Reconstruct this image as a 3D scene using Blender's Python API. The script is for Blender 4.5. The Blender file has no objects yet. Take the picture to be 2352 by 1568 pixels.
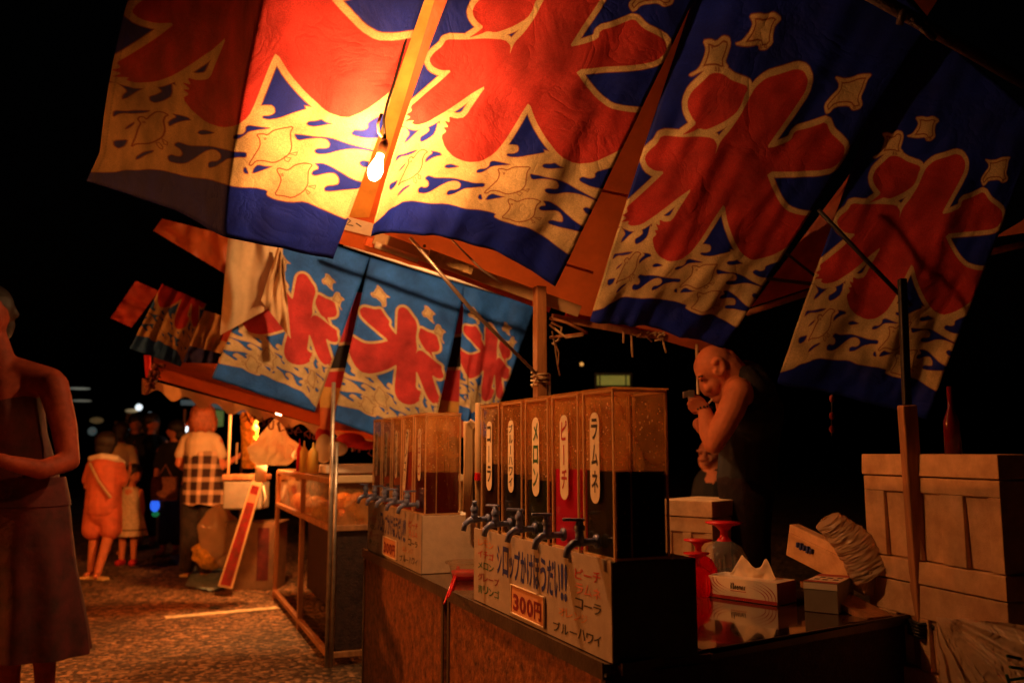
import bpy, bmesh, math, random
import numpy as np
from mathutils import Vector, Matrix, noise
random.seed(7)
S = bpy.context.scene
COL = S.collection
# ------------------------------------------------------------------ camera, world, lamps, exposure
FPX, CU, CV, CAMH = 2000.0, 1176.0, 784.0, 1.18          # focal length and centre in a 2352 px wide frame
PITCH, YAW = math.radians(7.1), math.radians(22.12)
cam = bpy.data.cameras.new('camera'); cam.sensor_width = 36.0; cam.lens = FPX / 2352.0 * 36.0
cam.clip_start = 0.02; cam.clip_end = 400
camo = bpy.data.objects.new('camera', cam); COL.objects.link(camo)
camo.location = (0, 0, CAMH); camo.rotation_euler = (math.pi / 2 + PITCH, 0, -YAW)
cam.dof.use_dof = True; cam.dof.focus_distance = 2.6; cam.dof.aperture_fstop = 2.8
S.camera = camo
W = bpy.data.worlds.new('World'); S.world = W; W.use_nodes = True
wn = W.node_tree.nodes; bg = wn['Background']
skyt = wn.new('ShaderNodeTexSky'); skyt.sky_type = 'NISHITA'; skyt.sun_disc = False
skyt.sun_elevation = math.radians(-3); skyt.sun_rotation = math.radians(200)
W.node_tree.links.new(skyt.outputs[0], bg.inputs[0]); bg.inputs[1].default_value = 0.004
S.view_settings.view_transform = 'Standard'; S.view_settings.look = 'None'
S.view_settings.exposure = 0.0; S.view_settings.gamma = 1.0; S.view_settings.use_curve_mapping = False
S.cycles.max_bounces = 10; S.cycles.transparent_max_bounces = 24
WARM = (1.0, 0.37, 0.105)
LAMP_A, LAMP_B, LAMP_C, LAMP_FILL = 205.0, 250.0, 165.0, 720.0

R_ = Vector((math.cos(YAW), -math.sin(YAW), 0)); FH = Vector((math.sin(YAW), math.cos(YAW), 0)); UP = Vector((0, 0, 1))
FV = FH * math.cos(PITCH) + UP * math.sin(PITCH); UV_ = -FH * math.sin(PITCH) + UP * math.cos(PITCH)
O = Vector((0, 0, CAMH))
def ray(u, v): return R_ * ((u - CU) / FPX) - UV_ * ((v - CV) / FPX) + FV
def P(u, v, d): return O + ray(u, v) * d
def on(u, v, n, c):
    r = ray(u, v); return O + r * ((c - Vector(n).dot(O)) / Vector(n).dot(r))
def onx(u, v, x): return on(u, v, (1, 0, 0), x)
def ony(u, v, y): return on(u, v, (0, 1, 0), y)
def onz(u, v, z): return on(u, v, (0, 0, 1), z)

def lamp(name, loc, power, size, color=WARM):
    L = bpy.data.lights.new(name, 'POINT'); L.energy = power; L.shadow_soft_size = size; L.color = color
    o = bpy.data.objects.new(name, L); o.location = loc; COL.objects.link(o); return o
BULB = Vector((0.60, 2.70, 2.07))
BULB = P(863, 390, 2.70)
lamp('stall_bulb_light', BULB, LAMP_A, 0.03)
BULB2 = P(640, 948, 7.0)
lamp('far_stall_bulb_light', BULB2, LAMP_B, 0.04, (1.0, 0.35, 0.085))
BULB3 = P(985, 430, 4.3)                                # hangs between the two stalls, hidden by the near banners
FILL_BULB = Vector((-3.4, 5.2, 2.6))                         # fill lamp added out of frame to the left, brightens counter and ground
lamp('added_fill_light', FILL_BULB, LAMP_FILL, 0.05, (1.0, 0.25, 0.04))
lamp('middle_bulb_light', BULB3, LAMP_C, 0.04, (1.0, 0.5, 0.19))

# ------------------------------------------------------------------ materials
def nt(name):
    m = bpy.data.materials.new(name); m.use_nodes = True
    return m, m.node_tree.nodes, m.node_tree.links, m.node_tree.nodes['Principled BSDF']
MATS = {}
def mat(name, c, rough=0.6, metal=0.0, var=0.25, scale=8.0, bump=0.15, bscale=60.0, spec=0.5, c2=None, stretch=None, trans=0.0, emit=None, estr=0.0, coat=0.0):
    if name in MATS: return MATS[name]
    m, n, l, b = nt(name)
    b.inputs['Roughness'].default_value = rough; b.inputs['Metallic'].default_value = metal
    b.inputs['Specular IOR Level'].default_value = spec; b.inputs['Coat Weight'].default_value = coat
    tc = n.new('ShaderNodeTexCoord'); src = tc.outputs['Object']
    if stretch:
        mp = n.new('ShaderNodeMapping'); mp.inputs['Scale'].default_value = stretch; l.new(src, mp.inputs[0]); src = mp.outputs[0]
    t = n.new('ShaderNodeTexNoise'); t.inputs['Scale'].default_value = scale; t.inputs['Detail'].default_value = 7; t.inputs['Roughness'].default_value = 0.65
    l.new(src, t.inputs['Vector'])
    rp = n.new('ShaderNodeValToRGB'); rp.color_ramp.elements[0].position = 0.3; rp.color_ramp.elements[1].position = 0.7
    d = tuple(x * (1 - var) for x in c); e = c2 if c2 else tuple(min(1, x * (1 + var)) for x in c)
    rp.color_ramp.elements[0].color = (*d, 1); rp.color_ramp.elements[1].color = (*e, 1)
    l.new(t.outputs['Fac'], rp.inputs[0]); l.new(rp.outputs[0], b.inputs['Base Color'])
    if bump:
        t2 = n.new('ShaderNodeTexNoise'); t2.inputs['Scale'].default_value = bscale; t2.inputs['Detail'].default_value = 4; l.new(src, t2.inputs['Vector'])
        bp = n.new('ShaderNodeBump'); bp.inputs['Strength'].default_value = bump; bp.inputs['Distance'].default_value = 0.01
        l.new(t2.outputs['Fac'], bp.inputs['Height']); l.new(bp.outputs[0], b.inputs['Normal'])
    if trans:
        tr = n.new('ShaderNodeBsdfTranslucent'); l.new(rp.outputs[0], tr.inputs[0]); mx = n.new('ShaderNodeMixShader'); mx.inputs[0].default_value = trans
        l.new(b.outputs[0], mx.inputs[1]); l.new(tr.outputs[0], mx.inputs[2]); l.new(mx.outputs[0], n['Material Output'].inputs[0])
    if emit:
        b.inputs['Emission Color'].default_value = (*emit, 1); b.inputs['Emission Strength'].default_value = estr
    MATS[name] = m; return m

def schlick(n, l, nrm=None):
    # reflectance of a thin clear sheet, the same from either side
    lw = n.new('ShaderNodeLayerWeight'); lw.inputs[0].default_value = 0.5
    if nrm: l.new(nrm, lw.inputs['Normal'])
    p = n.new('ShaderNodeMath'); p.operation = 'POWER'; p.inputs[1].default_value = 4.0; l.new(lw.outputs['Facing'], p.inputs[0])
    m = n.new('ShaderNodeMath'); m.operation = 'MULTIPLY_ADD'; m.inputs[1].default_value = 0.7; m.inputs[2].default_value = 0.05; l.new(p.outputs[0], m.inputs[0]); return m
def mat_acrylic(name, tint=(0.92, 0.50, 0.16), haze=0.27):
    # thin acrylic sheet: mostly clear, a little milky with splashes and droplets, glossy by Fresnel
    m, n, l, b = nt(name); n.remove(b)
    tr = n.new('ShaderNodeBsdfTransparent'); tr.inputs[0].default_value = (0.95, 0.9, 0.82, 1)
    df = n.new('ShaderNodeBsdfDiffuse'); df.inputs[0].default_value = (*tint, 1)
    tl = n.new('ShaderNodeBsdfTranslucent'); tl.inputs[0].default_value = (*tint, 1)
    dd = n.new('ShaderNodeMixShader'); dd.inputs[0].default_value = 0.62; l.new(df.outputs[0], dd.inputs[1]); l.new(tl.outputs[0], dd.inputs[2])
    tc = n.new('ShaderNodeTexCoord')
    vo = n.new('ShaderNodeTexVoronoi'); vo.inputs['Scale'].default_value = 95; l.new(tc.outputs['Object'], vo.inputs['Vector'])
    r1 = n.new('ShaderNodeMapRange'); r1.inputs[1].default_value = 0.14; r1.inputs[2].default_value = 0.2; r1.inputs[3].default_value = 0.5; r1.inputs[4].default_value = 0.0; l.new(vo.outputs['Distance'], r1.inputs[0])
    sel = n.new('ShaderNodeMath'); sel.operation = 'GREATER_THAN'; sel.inputs[1].default_value = 0.72
    sp = n.new('ShaderNodeSeparateColor'); l.new(vo.outputs['Color'], sp.inputs[0]); l.new(sp.outputs[0], sel.inputs[0])
    ml = n.new('ShaderNodeMath'); ml.operation = 'MULTIPLY'; l.new(r1.outputs[0], ml.inputs[0]); l.new(sel.outputs[0], ml.inputs[1])
    ns = n.new('ShaderNodeTexNoise'); ns.inputs['Scale'].default_value = 14; ns.inputs['Detail'].default_value = 6; l.new(tc.outputs['Object'], ns.inputs['Vector'])
    r2 = n.new('ShaderNodeMapRange'); r2.inputs[1].default_value = 0.3; r2.inputs[2].default_value = 0.75; r2.inputs[3].default_value = haze * 0.35; r2.inputs[4].default_value = haze * 1.9; l.new(ns.outputs['Fac'], r2.inputs[0])
    ad = n.new('ShaderNodeMath'); ad.operation = 'ADD'; ad.use_clamp = True; l.new(ml.outputs[0], ad.inputs[0]); l.new(r2.outputs[0], ad.inputs[1])
    m1 = n.new('ShaderNodeMixShader'); l.new(ad.outputs[0], m1.inputs[0]); l.new(tr.outputs[0], m1.inputs[1]); l.new(dd.outputs[0], m1.inputs[2])
    gl = n.new('ShaderNodeBsdfGlossy'); gl.inputs['Roughness'].default_value = 0.08
    bp = n.new('ShaderNodeBump'); bp.inputs['Strength'].default_value = 0.25; bp.inputs['Distance'].default_value = 0.002; l.new(ml.outputs[0], bp.inputs['Height']); l.new(bp.outputs[0], gl.inputs['Normal'])
    fr = schlick(n, l, bp.outputs[0])
    m2 = n.new('ShaderNodeMixShader'); l.new(fr.outputs[0], m2.inputs[0]); l.new(m1.outputs[0], m2.inputs[1]); l.new(gl.outputs[0], m2.inputs[2])
    l.new(m2.outputs[0], n['Material Output'].inputs[0]); MATS[name] = m; return m

def mat_clear(name, tint, df=0.08, rough=0.05):
    m, n, l, b = nt(name); n.remove(b)
    tr = n.new('ShaderNodeBsdfTransparent'); tr.inputs[0].default_value = (*tint, 1)
    di = n.new('ShaderNodeBsdfTranslucent'); di.inputs[0].default_value = (*tint, 1)
    m1 = n.new('ShaderNodeMixShader'); m1.inputs[0].default_value = df; l.new(tr.outputs[0], m1.inputs[1]); l.new(di.outputs[0], m1.inputs[2])
    gl = n.new('ShaderNodeBsdfGlossy'); gl.inputs['Roughness'].default_value = rough
    fr = schlick(n, l)
    m2 = n.new('ShaderNodeMixShader'); l.new(fr.outputs[0], m2.inputs[0]); l.new(m1.outputs[0], m2.inputs[1]); l.new(gl.outputs[0], m2.inputs[2])
    l.new(m2.outputs[0], n['Material Output'].inputs[0]); MATS[name] = m; return m

def mat_cloth_img(name, img, trans=0.12, rough=0.75):
    m, n, l, b = nt(name)
    im = n.new('ShaderNodeTexImage'); im.image = img; im.extension = 'EXTEND'; im.interpolation = 'Linear'
    tc = n.new('ShaderNodeTexCoord')
    ns = n.new('ShaderNodeTexNoise'); ns.inputs['Scale'].default_value = 260; ns.inputs['Detail'].default_value = 3; l.new(tc.outputs['Object'], ns.inputs['Vector'])
    nb = n.new('ShaderNodeTexNoise'); nb.inputs['Scale'].default_value = 7; nb.inputs['Detail'].default_value = 5; l.new(tc.outputs['Object'], nb.inputs['Vector'])
    r0 = n.new('ShaderNodeMapRange'); r0.inputs[1].default_value = 0.3; r0.inputs[2].default_value = 0.7; r0.inputs[3].default_value = 0.7; r0.inputs[4].default_value = 1.12; l.new(ns.outputs['Fac'], r0.inputs[0])
    r1 = n.new('ShaderNodeMapRange'); r1.inputs[1].default_value = 0.3; r1.inputs[2].default_value = 0.7; r1.inputs[3].default_value = 0.5; r1.inputs[4].default_value = 1.1; l.new(nb.outputs['Fac'], r1.inputs[0])
    mu = n.new('ShaderNodeMath'); mu.operation = 'MULTIPLY'; l.new(r0.outputs[0], mu.inputs[0]); l.new(r1.outputs[0], mu.inputs[1])
    vm = n.new('ShaderNodeVectorMath'); vm.operation = 'SCALE'; l.new(im.outputs[0], vm.inputs[0]); l.new(mu.outputs[0], vm.inputs['Scale'])
    l.new(vm.outputs[0], b.inputs['Base Color']); b.inputs['Roughness'].default_value = rough; b.inputs['Specular IOR Level'].default_value = 0.3
    # creases: ridged noise
    w = n.new('ShaderNodeTexNoise'); w.inputs['Scale'].default_value = 4.2; w.inputs['Detail'].default_value = 4; w.inputs['Roughness'].default_value = 0.6; w.inputs['Distortion'].default_value = 0.6; l.new(tc.outputs['Object'], w.inputs['Vector'])
    ab = n.new('ShaderNodeMath'); ab.operation = 'SUBTRACT'; ab.inputs[1].default_value = 0.5; l.new(w.outputs['Fac'], ab.inputs[0])
    ac = n.new('ShaderNodeMath'); ac.operation = 'ABSOLUTE'; l.new(ab.outputs[0], ac.inputs[0])
    aw = n.new('ShaderNodeMath'); aw.operation = 'POWER'; aw.inputs[1].default_value = 0.6; l.new(ac.outputs[0], aw.inputs[0])
    b1 = n.new('ShaderNodeBump'); b1.inputs['Strength'].default_value = 0.30; b1.inputs['Distance'].default_value = 0.03; l.new(aw.outputs[0], b1.inputs['Height'])
    b2 = n.new('ShaderNodeBump'); b2.inputs['Strength'].default_value = 0.2; b2.inputs['Distance'].default_value = 0.003; l.new(ns.outputs['Fac'], b2.inputs['Height']); l.new(b1.outputs[0], b2.inputs['Normal'])
    l.new(b2.outputs[0], b.inputs['Normal'])
    tr = n.new('ShaderNodeBsdfTranslucent'); l.new(vm.outputs[0], tr.inputs[0]); mx = n.new('ShaderNodeMixShader'); mx.inputs[0].default_value = trans
    l.new(b.outputs[0], mx.inputs[1]); l.new(tr.outputs[0], mx.inputs[2]); l.new(mx.outputs[0], n['Material Output'].inputs[0])
    MATS[name] = m; return m

# ------------------------------------------------------------------ mesh helpers
class MB:
    def __init__(s): s.v = []; s.f = []; s.mi = []; s.uv = None
    def add(s, vs, fs, mi=0):
        o = len(s.v); s.v += [Vector(x) for x in vs]; s.f += [tuple(i + o for i in f) for f in fs]; s.mi += [mi] * len(fs); return s
    def hexa(s, q, mi=0):                       # 8 corners: bottom 4 then top 4
        return s.add(q, [(3, 2, 1, 0), (4, 5, 6, 7), (0, 1, 5, 4), (1, 2, 6, 5), (2, 3, 7, 6), (3, 0, 4, 7)], mi)
    def box(s, x0, x1, y0, y1, z0, z1, mi=0):
        return s.hexa([(x0, y0, z0), (x1, y0, z0), (x1, y1, z0), (x0, y1, z0), (x0, y0, z1), (x1, y0, z1), (x1, y1, z1), (x0, y1, z1)], mi)
    def obox(s, c, ax, ay, az, mi=0):           # centre and three half-axis vectors
        c = Vector(c); q = []
        for k in (-1, 1):
            for i, j in ((-1, -1), (1, -1), (1, 1), (-1, 1)): q.append(c + ax * i + ay * j + az * k)
        return s.hexa(q, mi)
    def prism(s, base, off, mi=0):              # polygon extruded by a vector
        n = len(base); b = [Vector(p) for p in base]; off = Vector(off)
        return s.add(b + [p + off for p in b], [tuple(range(n - 1, -1, -1)), tuple(range(n, 2 * n))] + [(i, (i + 1) % n, n + (i + 1) % n, n + i) for i in range(n)], mi)
    def tube(s, pts, rad, n=8, mi=0, cap=True):
        pts = [Vector(p) for p in pts]; m = len(pts)
        rad = rad if isinstance(rad, (list, tuple)) else [rad] * m
        vs = []; ref = None
        for i, p in enumerate(pts):
            t = (pts[min(i + 1, m - 1)] - pts[max(i - 1, 0)]).normalized()
            if ref is None: ref = t.orthogonal().normalized()
            a = (ref - t * ref.dot(t)).normalized(); b = t.cross(a); ref = a
            vs += [p + (a * math.cos(2 * math.pi * k / n) + b * math.sin(2 * math.pi * k / n)) * rad[i] for k in range(n)]
        fs = [(i * n + k, i * n + (k + 1) % n, (i + 1) * n + (k + 1) % n, (i + 1) * n + k) for i in range(m - 1) for k in range(n)]
        if cap: fs += [tuple(range(n - 1, -1, -1)), tuple(range((m - 1) * n, m * n))]
        return s.add(vs, fs, mi)
    def lathe(s, base, prof, n=24, axis=None, mi=0):
        ax = Vector(axis) if axis else UP; ax = ax.normalized(); a = ax.orthogonal().normalized(); b = ax.cross(a); base = Vector(base); m = len(prof)
        vs = [base + ax * h + (a * math.cos(2 * math.pi * k / n) + b * math.sin(2 * math.pi * k / n)) * max(r, 1e-4) for r, h in prof for k in range(n)]
        fs = [(i * n + k, i * n + (k + 1) % n, (i + 1) * n + (k + 1) % n, (i + 1) * n + k) for i in range(m - 1) for k in range(n)]
        return s.add(vs, fs, mi)
    def ell(s, c, r, n=14, rot=None, mi=0):
        c = Vector(c); vs = []; h = n // 2
        for i in range(h + 1):
            th = math.pi * i / h
            for k in range(n):
                q = Vector((r[0] * math.sin(th) * math.cos(2 * math.pi * k / n), r[1] * math.sin(th) * math.sin(2 * math.pi * k / n), r[2] * math.cos(th)))
                vs.append(c + (rot @ q if rot else q))
        return s.add(vs, [(i * n + k, (i + 1) * n + k, (i + 1) * n + (k + 1) % n, i * n + (k + 1) % n) for i in range(h) for k in range(n)], mi)
    def grid(s, fn, nx, ny, mi=0):
        vs = [fn(i / nx, j / ny) for j in range(ny + 1) for i in range(nx + 1)]
        fs = [(j * (nx + 1) + i, j * (nx + 1) + i + 1, (j + 1) * (nx + 1) + i + 1, (j + 1) * (nx + 1) + i) for j in range(ny) for i in range(nx)]
        return s.add(vs, fs, mi)
    def build(s, name, m, parent=None, smooth=False, bevel=0.0, label=None, uvfn=None):
        me = bpy.data.meshes.new(name)
        off = Vector((0, 0, 0)); q = parent
        while q is not None: off += q.location; q = q.parent
        me.from_pydata([tuple(v - off) for v in s.v], [], s.f)
        for mm in (m if isinstance(m, (list, tuple)) else [m]): me.materials.append(mm)
        for i, p in enumerate(me.polygons): p.material_index = s.mi[i]; p.use_smooth = smooth
        if s.uv is not None:
            ul = me.uv_layers.new(name='UVMap'); co = []
            for lp in me.loops: co += s.uv[lp.vertex_index]
            ul.data.foreach_set('uv', co)
        me.validate(); 
        o = bpy.data.objects.new(name, me); COL.objects.link(o)
        if parent is not None: o.parent = parent
        if bevel:
            bv = o.modifiers.new('bevel', 'BEVEL'); bv.width = bevel; bv.segments = 2; bv.limit_method = 'ANGLE'
        if label: o['label'] = label
        return o
def tag(o, label, cat, group=None, kind=None):
    if label: o['label'] = label
    if cat: o['category'] = cat
    if group: o['group'] = group
    if kind: o['kind'] = kind
    return o
def thing(name, loc, label, cat, group=None):
    o = bpy.data.objects.new(name, None); COL.objects.link(o); o.location = loc; o.empty_display_size = 0.1
    return tag(o, label, cat, group)

def remeshed(mb, name, m, parent, voxel, smooth=4, label=None):
    o = mb.build(name + '_raw', m); me0 = o.data
    r = o.modifiers.new('r', 'REMESH'); r.mode = 'VOXEL'; r.voxel_size = voxel; r.use_smooth_shade = True
    if smooth:
        sm = o.modifiers.new('s', 'SMOOTH'); sm.iterations = smooth; sm.factor = 0.5
    dg = bpy.context.evaluated_depsgraph_get(); me = bpy.data.meshes.new_from_object(o.evaluated_get(dg)); me.name = name
    bpy.data.objects.remove(o); bpy.data.meshes.remove(me0)
    off = Vector((0, 0, 0)); q = parent
    while q is not None: off += q.location; q = q.parent
    me.transform(Matrix.Translation(-off))
    for p in me.polygons: p.use_smooth = True
    if not me.materials: me.materials.append(m)
    o = bpy.data.objects.new(name, me); COL.objects.link(o)
    if parent is not None: o.parent = parent
    if label: o['label'] = label
    return o

_gc = {}
def glyph(ch, bold=0.0):
    k = (ch, bold)
    if k in _gc: return _gc[k]
    c = bpy.data.curves.new('g', 'FONT'); c.body = ch; c.offset = bold; c.resolution_u = 3
    o = bpy.data.objects.new('g', c); COL.objects.link(o)
    dg = bpy.context.evaluated_depsgraph_get(); dg.update(); me = bpy.data.meshes.new_from_object(o.evaluated_get(dg))
    vs = [(v.co.x, v.co.y) for v in me.vertices]; fs = [tuple(p.vertices) for p in me.polygons]
    bpy.data.objects.remove(o); bpy.data.curves.remove(c); bpy.data.meshes.remove(me)
    _gc[k] = (vs, fs); return _gc[k]
def put_glyph(mb, ch, o, ex, ey, bold=0.01, rot90=False, shear=0.0, mi=0, fill=True):
    """write one character into the box o, o+ex, o+ey (fill: stretch its ink to the box)"""
    vs, fs = glyph(ch, bold)
    if not vs: return
    xs = [a for a, b in vs]; ys = [b for a, b in vs]; x0, x1, y0, y1 = min(xs), max(xs), min(ys), max(ys)
    w, h = max(x1 - x0, 1e-6), max(y1 - y0, 1e-6)
    out = []
    for a, b in vs:
        if fill == 'em': s_, t_ = a / 1.0, (b + 0.12) / 1.0
        else: s_, t_ = (a - x0) / w, (b - y0) / h
        if rot90: s_, t_ = t_, 1 - s_
        s_ += shear * t_
        out.append(Vector(o) + Vector(ex) * s_ + Vector(ey) * t_)
    mb.add(out, fs, mi)
# ------------------------------------------------------------------ plain materials
def mat_asphalt():
    m, n, l, b = nt('asphalt'); tc = n.new('ShaderNodeTexCoord')
    vo = n.new('ShaderNodeTexVoronoi'); vo.inputs['Scale'].default_value = 38; l.new(tc.outputs['Object'], vo.inputs['Vector'])
    sp = n.new('ShaderNodeSeparateColor'); l.new(vo.outputs['Color'], sp.inputs[0])
    rp = n.new('ShaderNodeValToRGB'); rp.color_ramp.elements[0].color = (.03, .016, .007, 1); rp.color_ramp.elements[1].color = (.52, .31, .15, 1); e = rp.color_ramp.elements.new(.55); e.color = (.15, .085, .04, 1); l.new(sp.outputs[0], rp.inputs[0])
    bgn = n.new('ShaderNodeTexNoise'); bgn.inputs['Scale'].default_value = 1.3; bgn.inputs['Detail'].default_value = 8; bgn.inputs['Roughness'].default_value = .7; l.new(tc.outputs['Object'], bgn.inputs['Vector'])
    r = n.new('ShaderNodeMapRange'); r.inputs[1].default_value = .35; r.inputs[2].default_value = .68; r.inputs[3].default_value = .35; r.inputs[4].default_value = 1.25; l.new(bgn.outputs['Fac'], r.inputs[0])
    vm = n.new('ShaderNodeVectorMath'); vm.operation = 'SCALE'; l.new(rp.outputs[0], vm.inputs[0]); l.new(r.outputs[0], vm.inputs['Scale']); l.new(vm.outputs[0], b.inputs['Base Color']); b.inputs['Roughness'].default_value = .7
    bp = n.new('ShaderNodeBump'); bp.inputs['Strength'].default_value = 1.0; bp.inputs['Distance'].default_value = .012; l.new(vo.outputs['Distance'], bp.inputs['Height']); bp.invert = True
    n2 = n.new('ShaderNodeTexNoise'); n2.inputs['Scale'].default_value = 16; n2.inputs['Detail'].default_value = 4; l.new(tc.outputs['Object'], n2.inputs['Vector'])
    b2 = n.new('ShaderNodeBump'); b2.inputs['Strength'].default_value = .7; b2.inputs['Distance'].default_value = .03; l.new(n2.outputs['Fac'], b2.inputs['Height']); l.new(bp.outputs[0], b2.inputs['Normal']); l.new(b2.outputs[0], b.inputs['Normal']); return m
M_asph = mat_asphalt()
M_line = mat('road_paint', (0.62, 0.56, 0.36), 0.7, var=0.5, scale=14)
M_tarp = mat('orange_tarp', (0.62, 0.12, 0.022), 0.5, var=0.25, scale=5, bump=0.4, bscale=22, trans=0.15)
M_wood = mat('bare_wood', (0.36, 0.16, 0.06), 0.65, var=0.45, scale=3, stretch=(10, 10, 1), bump=0.3, bscale=20)
M_woodpale = mat('pale_wood', (0.6, 0.42, 0.22), 0.6, var=0.3, scale=3, bump=0.2)
M_pipe = mat('worn_pipe', (0.42, 0.36, 0.3), 0.35, metal=0.7, var=0.4, scale=12, bump=0.1)
M_whitebar = mat('white_bar', (0.75, 0.66, 0.5), 0.4, var=0.15)
M_rust = mat('rusty_sheet', (0.17, 0.05, 0.016), 0.5, metal=0.1, var=0.8, scale=26, bump=0.5, bscale=70, c2=(0.42, 0.14, 0.04))
M_trim = mat('dark_metal_trim', (0.10, 0.07, 0.05), 0.35, metal=0.5, var=0.4)
M_black = mat('black_paint', (0.012, 0.010, 0.009), 0.55, var=0.3)
M_table = mat('dark_varnished_table', (0.045, 0.018, 0.010), 0.10, var=0.5, scale=4, bump=0.03, bscale=8, coat=0.6)
M_apron = mat('dark_apron_board', (0.035, 0.014, 0.010), 0.6, var=0.6, scale=30, bump=0.5, bscale=120)
M_sign = mat('sign_board', (0.40, 0.33, 0.26), 0.6, var=0.15, scale=18, bump=0.08, bscale=180)
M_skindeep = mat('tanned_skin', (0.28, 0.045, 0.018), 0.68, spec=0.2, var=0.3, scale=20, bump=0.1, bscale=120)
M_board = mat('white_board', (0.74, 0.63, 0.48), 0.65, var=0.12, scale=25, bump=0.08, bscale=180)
M_boardgreen_shade = mat('shaded_green_board', (0.05, 0.065, 0.035), 0.65, var=0.35, scale=25)  # dark tone puts the shade on the near stand into the colour
M_acr = mat_acrylic('hazy_acrylic')
M_wet = mat_acrylic('wet_acrylic', haze=0.03)
M_lid = mat_acrylic('acrylic_lid', haze=0.25)
M_acrframe = mat('acrylic_edge', (0.90, 0.60, 0.34), 0.15, var=0.25, trans=0.4)
M_drop = mat_clear('water_drop', (0.97, 0.9, 0.8), 0.75)
M_flap = mat('thin_orange_tarp', (0.62, 0.10, 0.022), 0.5, var=0.35, scale=9, bump=0.6, bscale=30, trans=0.6)
M_tap = mat('blue_grey_plastic', (0.15, 0.20, 0.42), 0.35, var=0.2, scale=20, bump=0.05)
M_paper = mat('label_paper', (0.80, 0.70, 0.52), 0.7, var=0.06)
M_pricepaper = mat('price_paper', (0.72, 0.34, 0.15), 0.7, var=0.1)
INK = {'blue': mat('blue_ink', (0.012, 0.03, 0.22), 0.5, var=0.15), 'black': mat('black_ink', (0.012, 0.014, 0.018), 0.5, var=0.1),
       'red': mat('red_ink', (0.42, 0.02, 0.02), 0.5, var=0.1), 'green': mat('green_ink', (0.01, 0.10, 0.035), 0.5, var=0.1),
       'orange': mat('orange_ink', (0.62, 0.22, 0.06), 0.5, var=0.1), 'crimson': mat('crimson_ink', (0.22, 0.012, 0.02), 0.5, var=0.1),
       'pink': mat('pink_ink', (0.6, 0.18, 0.12), 0.5, var=0.1)}
M_foam = mat('foam_box', (0.70, 0.41, 0.19), 0.9, var=0.38, scale=12, bump=0.22, bscale=260, c2=(.76, .49, .26))
M_bagclear = mat('cloudy_plastic', (0.72, 0.55, 0.36), 0.22, var=0.12, scale=7, bump=0.9, bscale=9, trans=0.45)
M_bagwhite = mat('white_plastic_bag', (0.80, 0.74, 0.58), 0.35, var=0.08, bump=0.6, bscale=14, trans=0.35)
M_redpl = mat('red_plastic', (0.75, 0.02, 0.03), 0.25, var=0.15, trans=0.3)
M_skin = mat('skin', (0.60, 0.20, 0.09), 0.62, spec=0.3, var=0.14, scale=25, bump=0.08, bscale=150)
M_hairdark = mat('dark_hair', (0.02, 0.012, 0.008), 0.45, var=0.5, scale=30, stretch=(6, 6, 1), bump=0.5, bscale=60)
M_hairred = mat('auburn_hair', (0.34, 0.09, 0.03), 0.4, var=0.6, scale=18, stretch=(5, 5, 1), bump=0.7, bscale=40)
M_blackcloth = mat('black_cloth', (0.012, 0.009, 0.009), 0.85, var=0.4)
M_darkcloth = mat('dark_wet_cloth', (0.014, 0.005, 0.004), 0.8, spec=0.15, var=0.6, scale=9, bump=0.8, bscale=16)
M_jeans = mat('dark_jeans', (0.010, 0.008, 0.008), 0.9, var=0.7, scale=12, bump=0.5, bscale=30, c2=(0.05, 0.034, 0.024))
M_wtee = mat('cream_tee', (0.66, 0.50, 0.30), 0.8, var=0.1, bump=0.4, bscale=14)
M_dress = mat('pale_dress', (0.56, 0.42, 0.25), 0.8, var=0.25, scale=40, bump=0.5, bscale=26)
M_redcloth = mat('red_cloth', (0.42, 0.05, 0.03), 0.8, var=0.3, scale=10, bump=0.5, bscale=18)
M_coralcloth = mat('coral_cloth', (0.62, 0.14, 0.06), 0.8, var=0.25, scale=9, bump=0.6, bscale=16)
M_maroon = mat('maroon_cloth', (0.09, 0.006, 0.008), 0.8, var=0.8, scale=7, c2=(.11, .008, .008), bump=0.6, bscale=14)
M_glassred = mat_clear('red_glass', (0.95, 0.05, 0.05), 0.5)
M_glassclear = mat_clear('clear_glass', (0.94, 0.87, 0.78), 0.11)
M_glasspane = mat_acrylic('dusty_glass', tint=(0.75, 0.45, 0.18), haze=0.45)
M_bluesheet = mat('grey_blue_sheet', (0.26, 0.36, 0.38), 0.5, var=0.3, scale=10, bump=0.7, bscale=14)
M_mustard = mat('mustard_plastic', (0.75, 0.45, 0.07), 0.4, var=0.12)
M_corn = mat('yellow_snack', (0.72, 0.38, 0.05), 0.45, var=0.5, scale=20, bump=1.0, bscale=25)
M_card = mat('cardboard', (0.15, 0.085, 0.04), 0.8, var=0.3, scale=8)
M_cooler = mat('grey_cooler', (0.26, 0.24, 0.19), 0.5, var=0.2)
M_string = mat('hemp_string', (0.55, 0.4, 0.22), 0.8, var=0.3, scale=50)
M_valance = mat('cream_valance', (0.62, 0.40, 0.20), 0.8, var=0.25, scale=6, bump=0.4, bscale=12, trans=0.1)
M_brush = mat('brown_brush_ink', (0.17, 0.04, 0.02), 0.7, var=0.2)
M_yellowcanvas_glare = mat('yellow_canvas_and_glare', (0.70, 0.34, 0.06), 0.7, var=0.25, trans=0.2)  # yellow canvas band, also the bulb glare painted on the roof tarp
M_redcanvas = mat('red_canvas', (0.62, 0.025, 0.03), 0.7, var=0.2, trans=0.2)
M_bluegrey = mat('blue_grey_awning', (0.16, 0.20, 0.22), 0.7, var=0.3)
M_sandal = mat('yellow_sandal', (0.68, 0.48, 0.18), 0.6, var=0.15)
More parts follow.
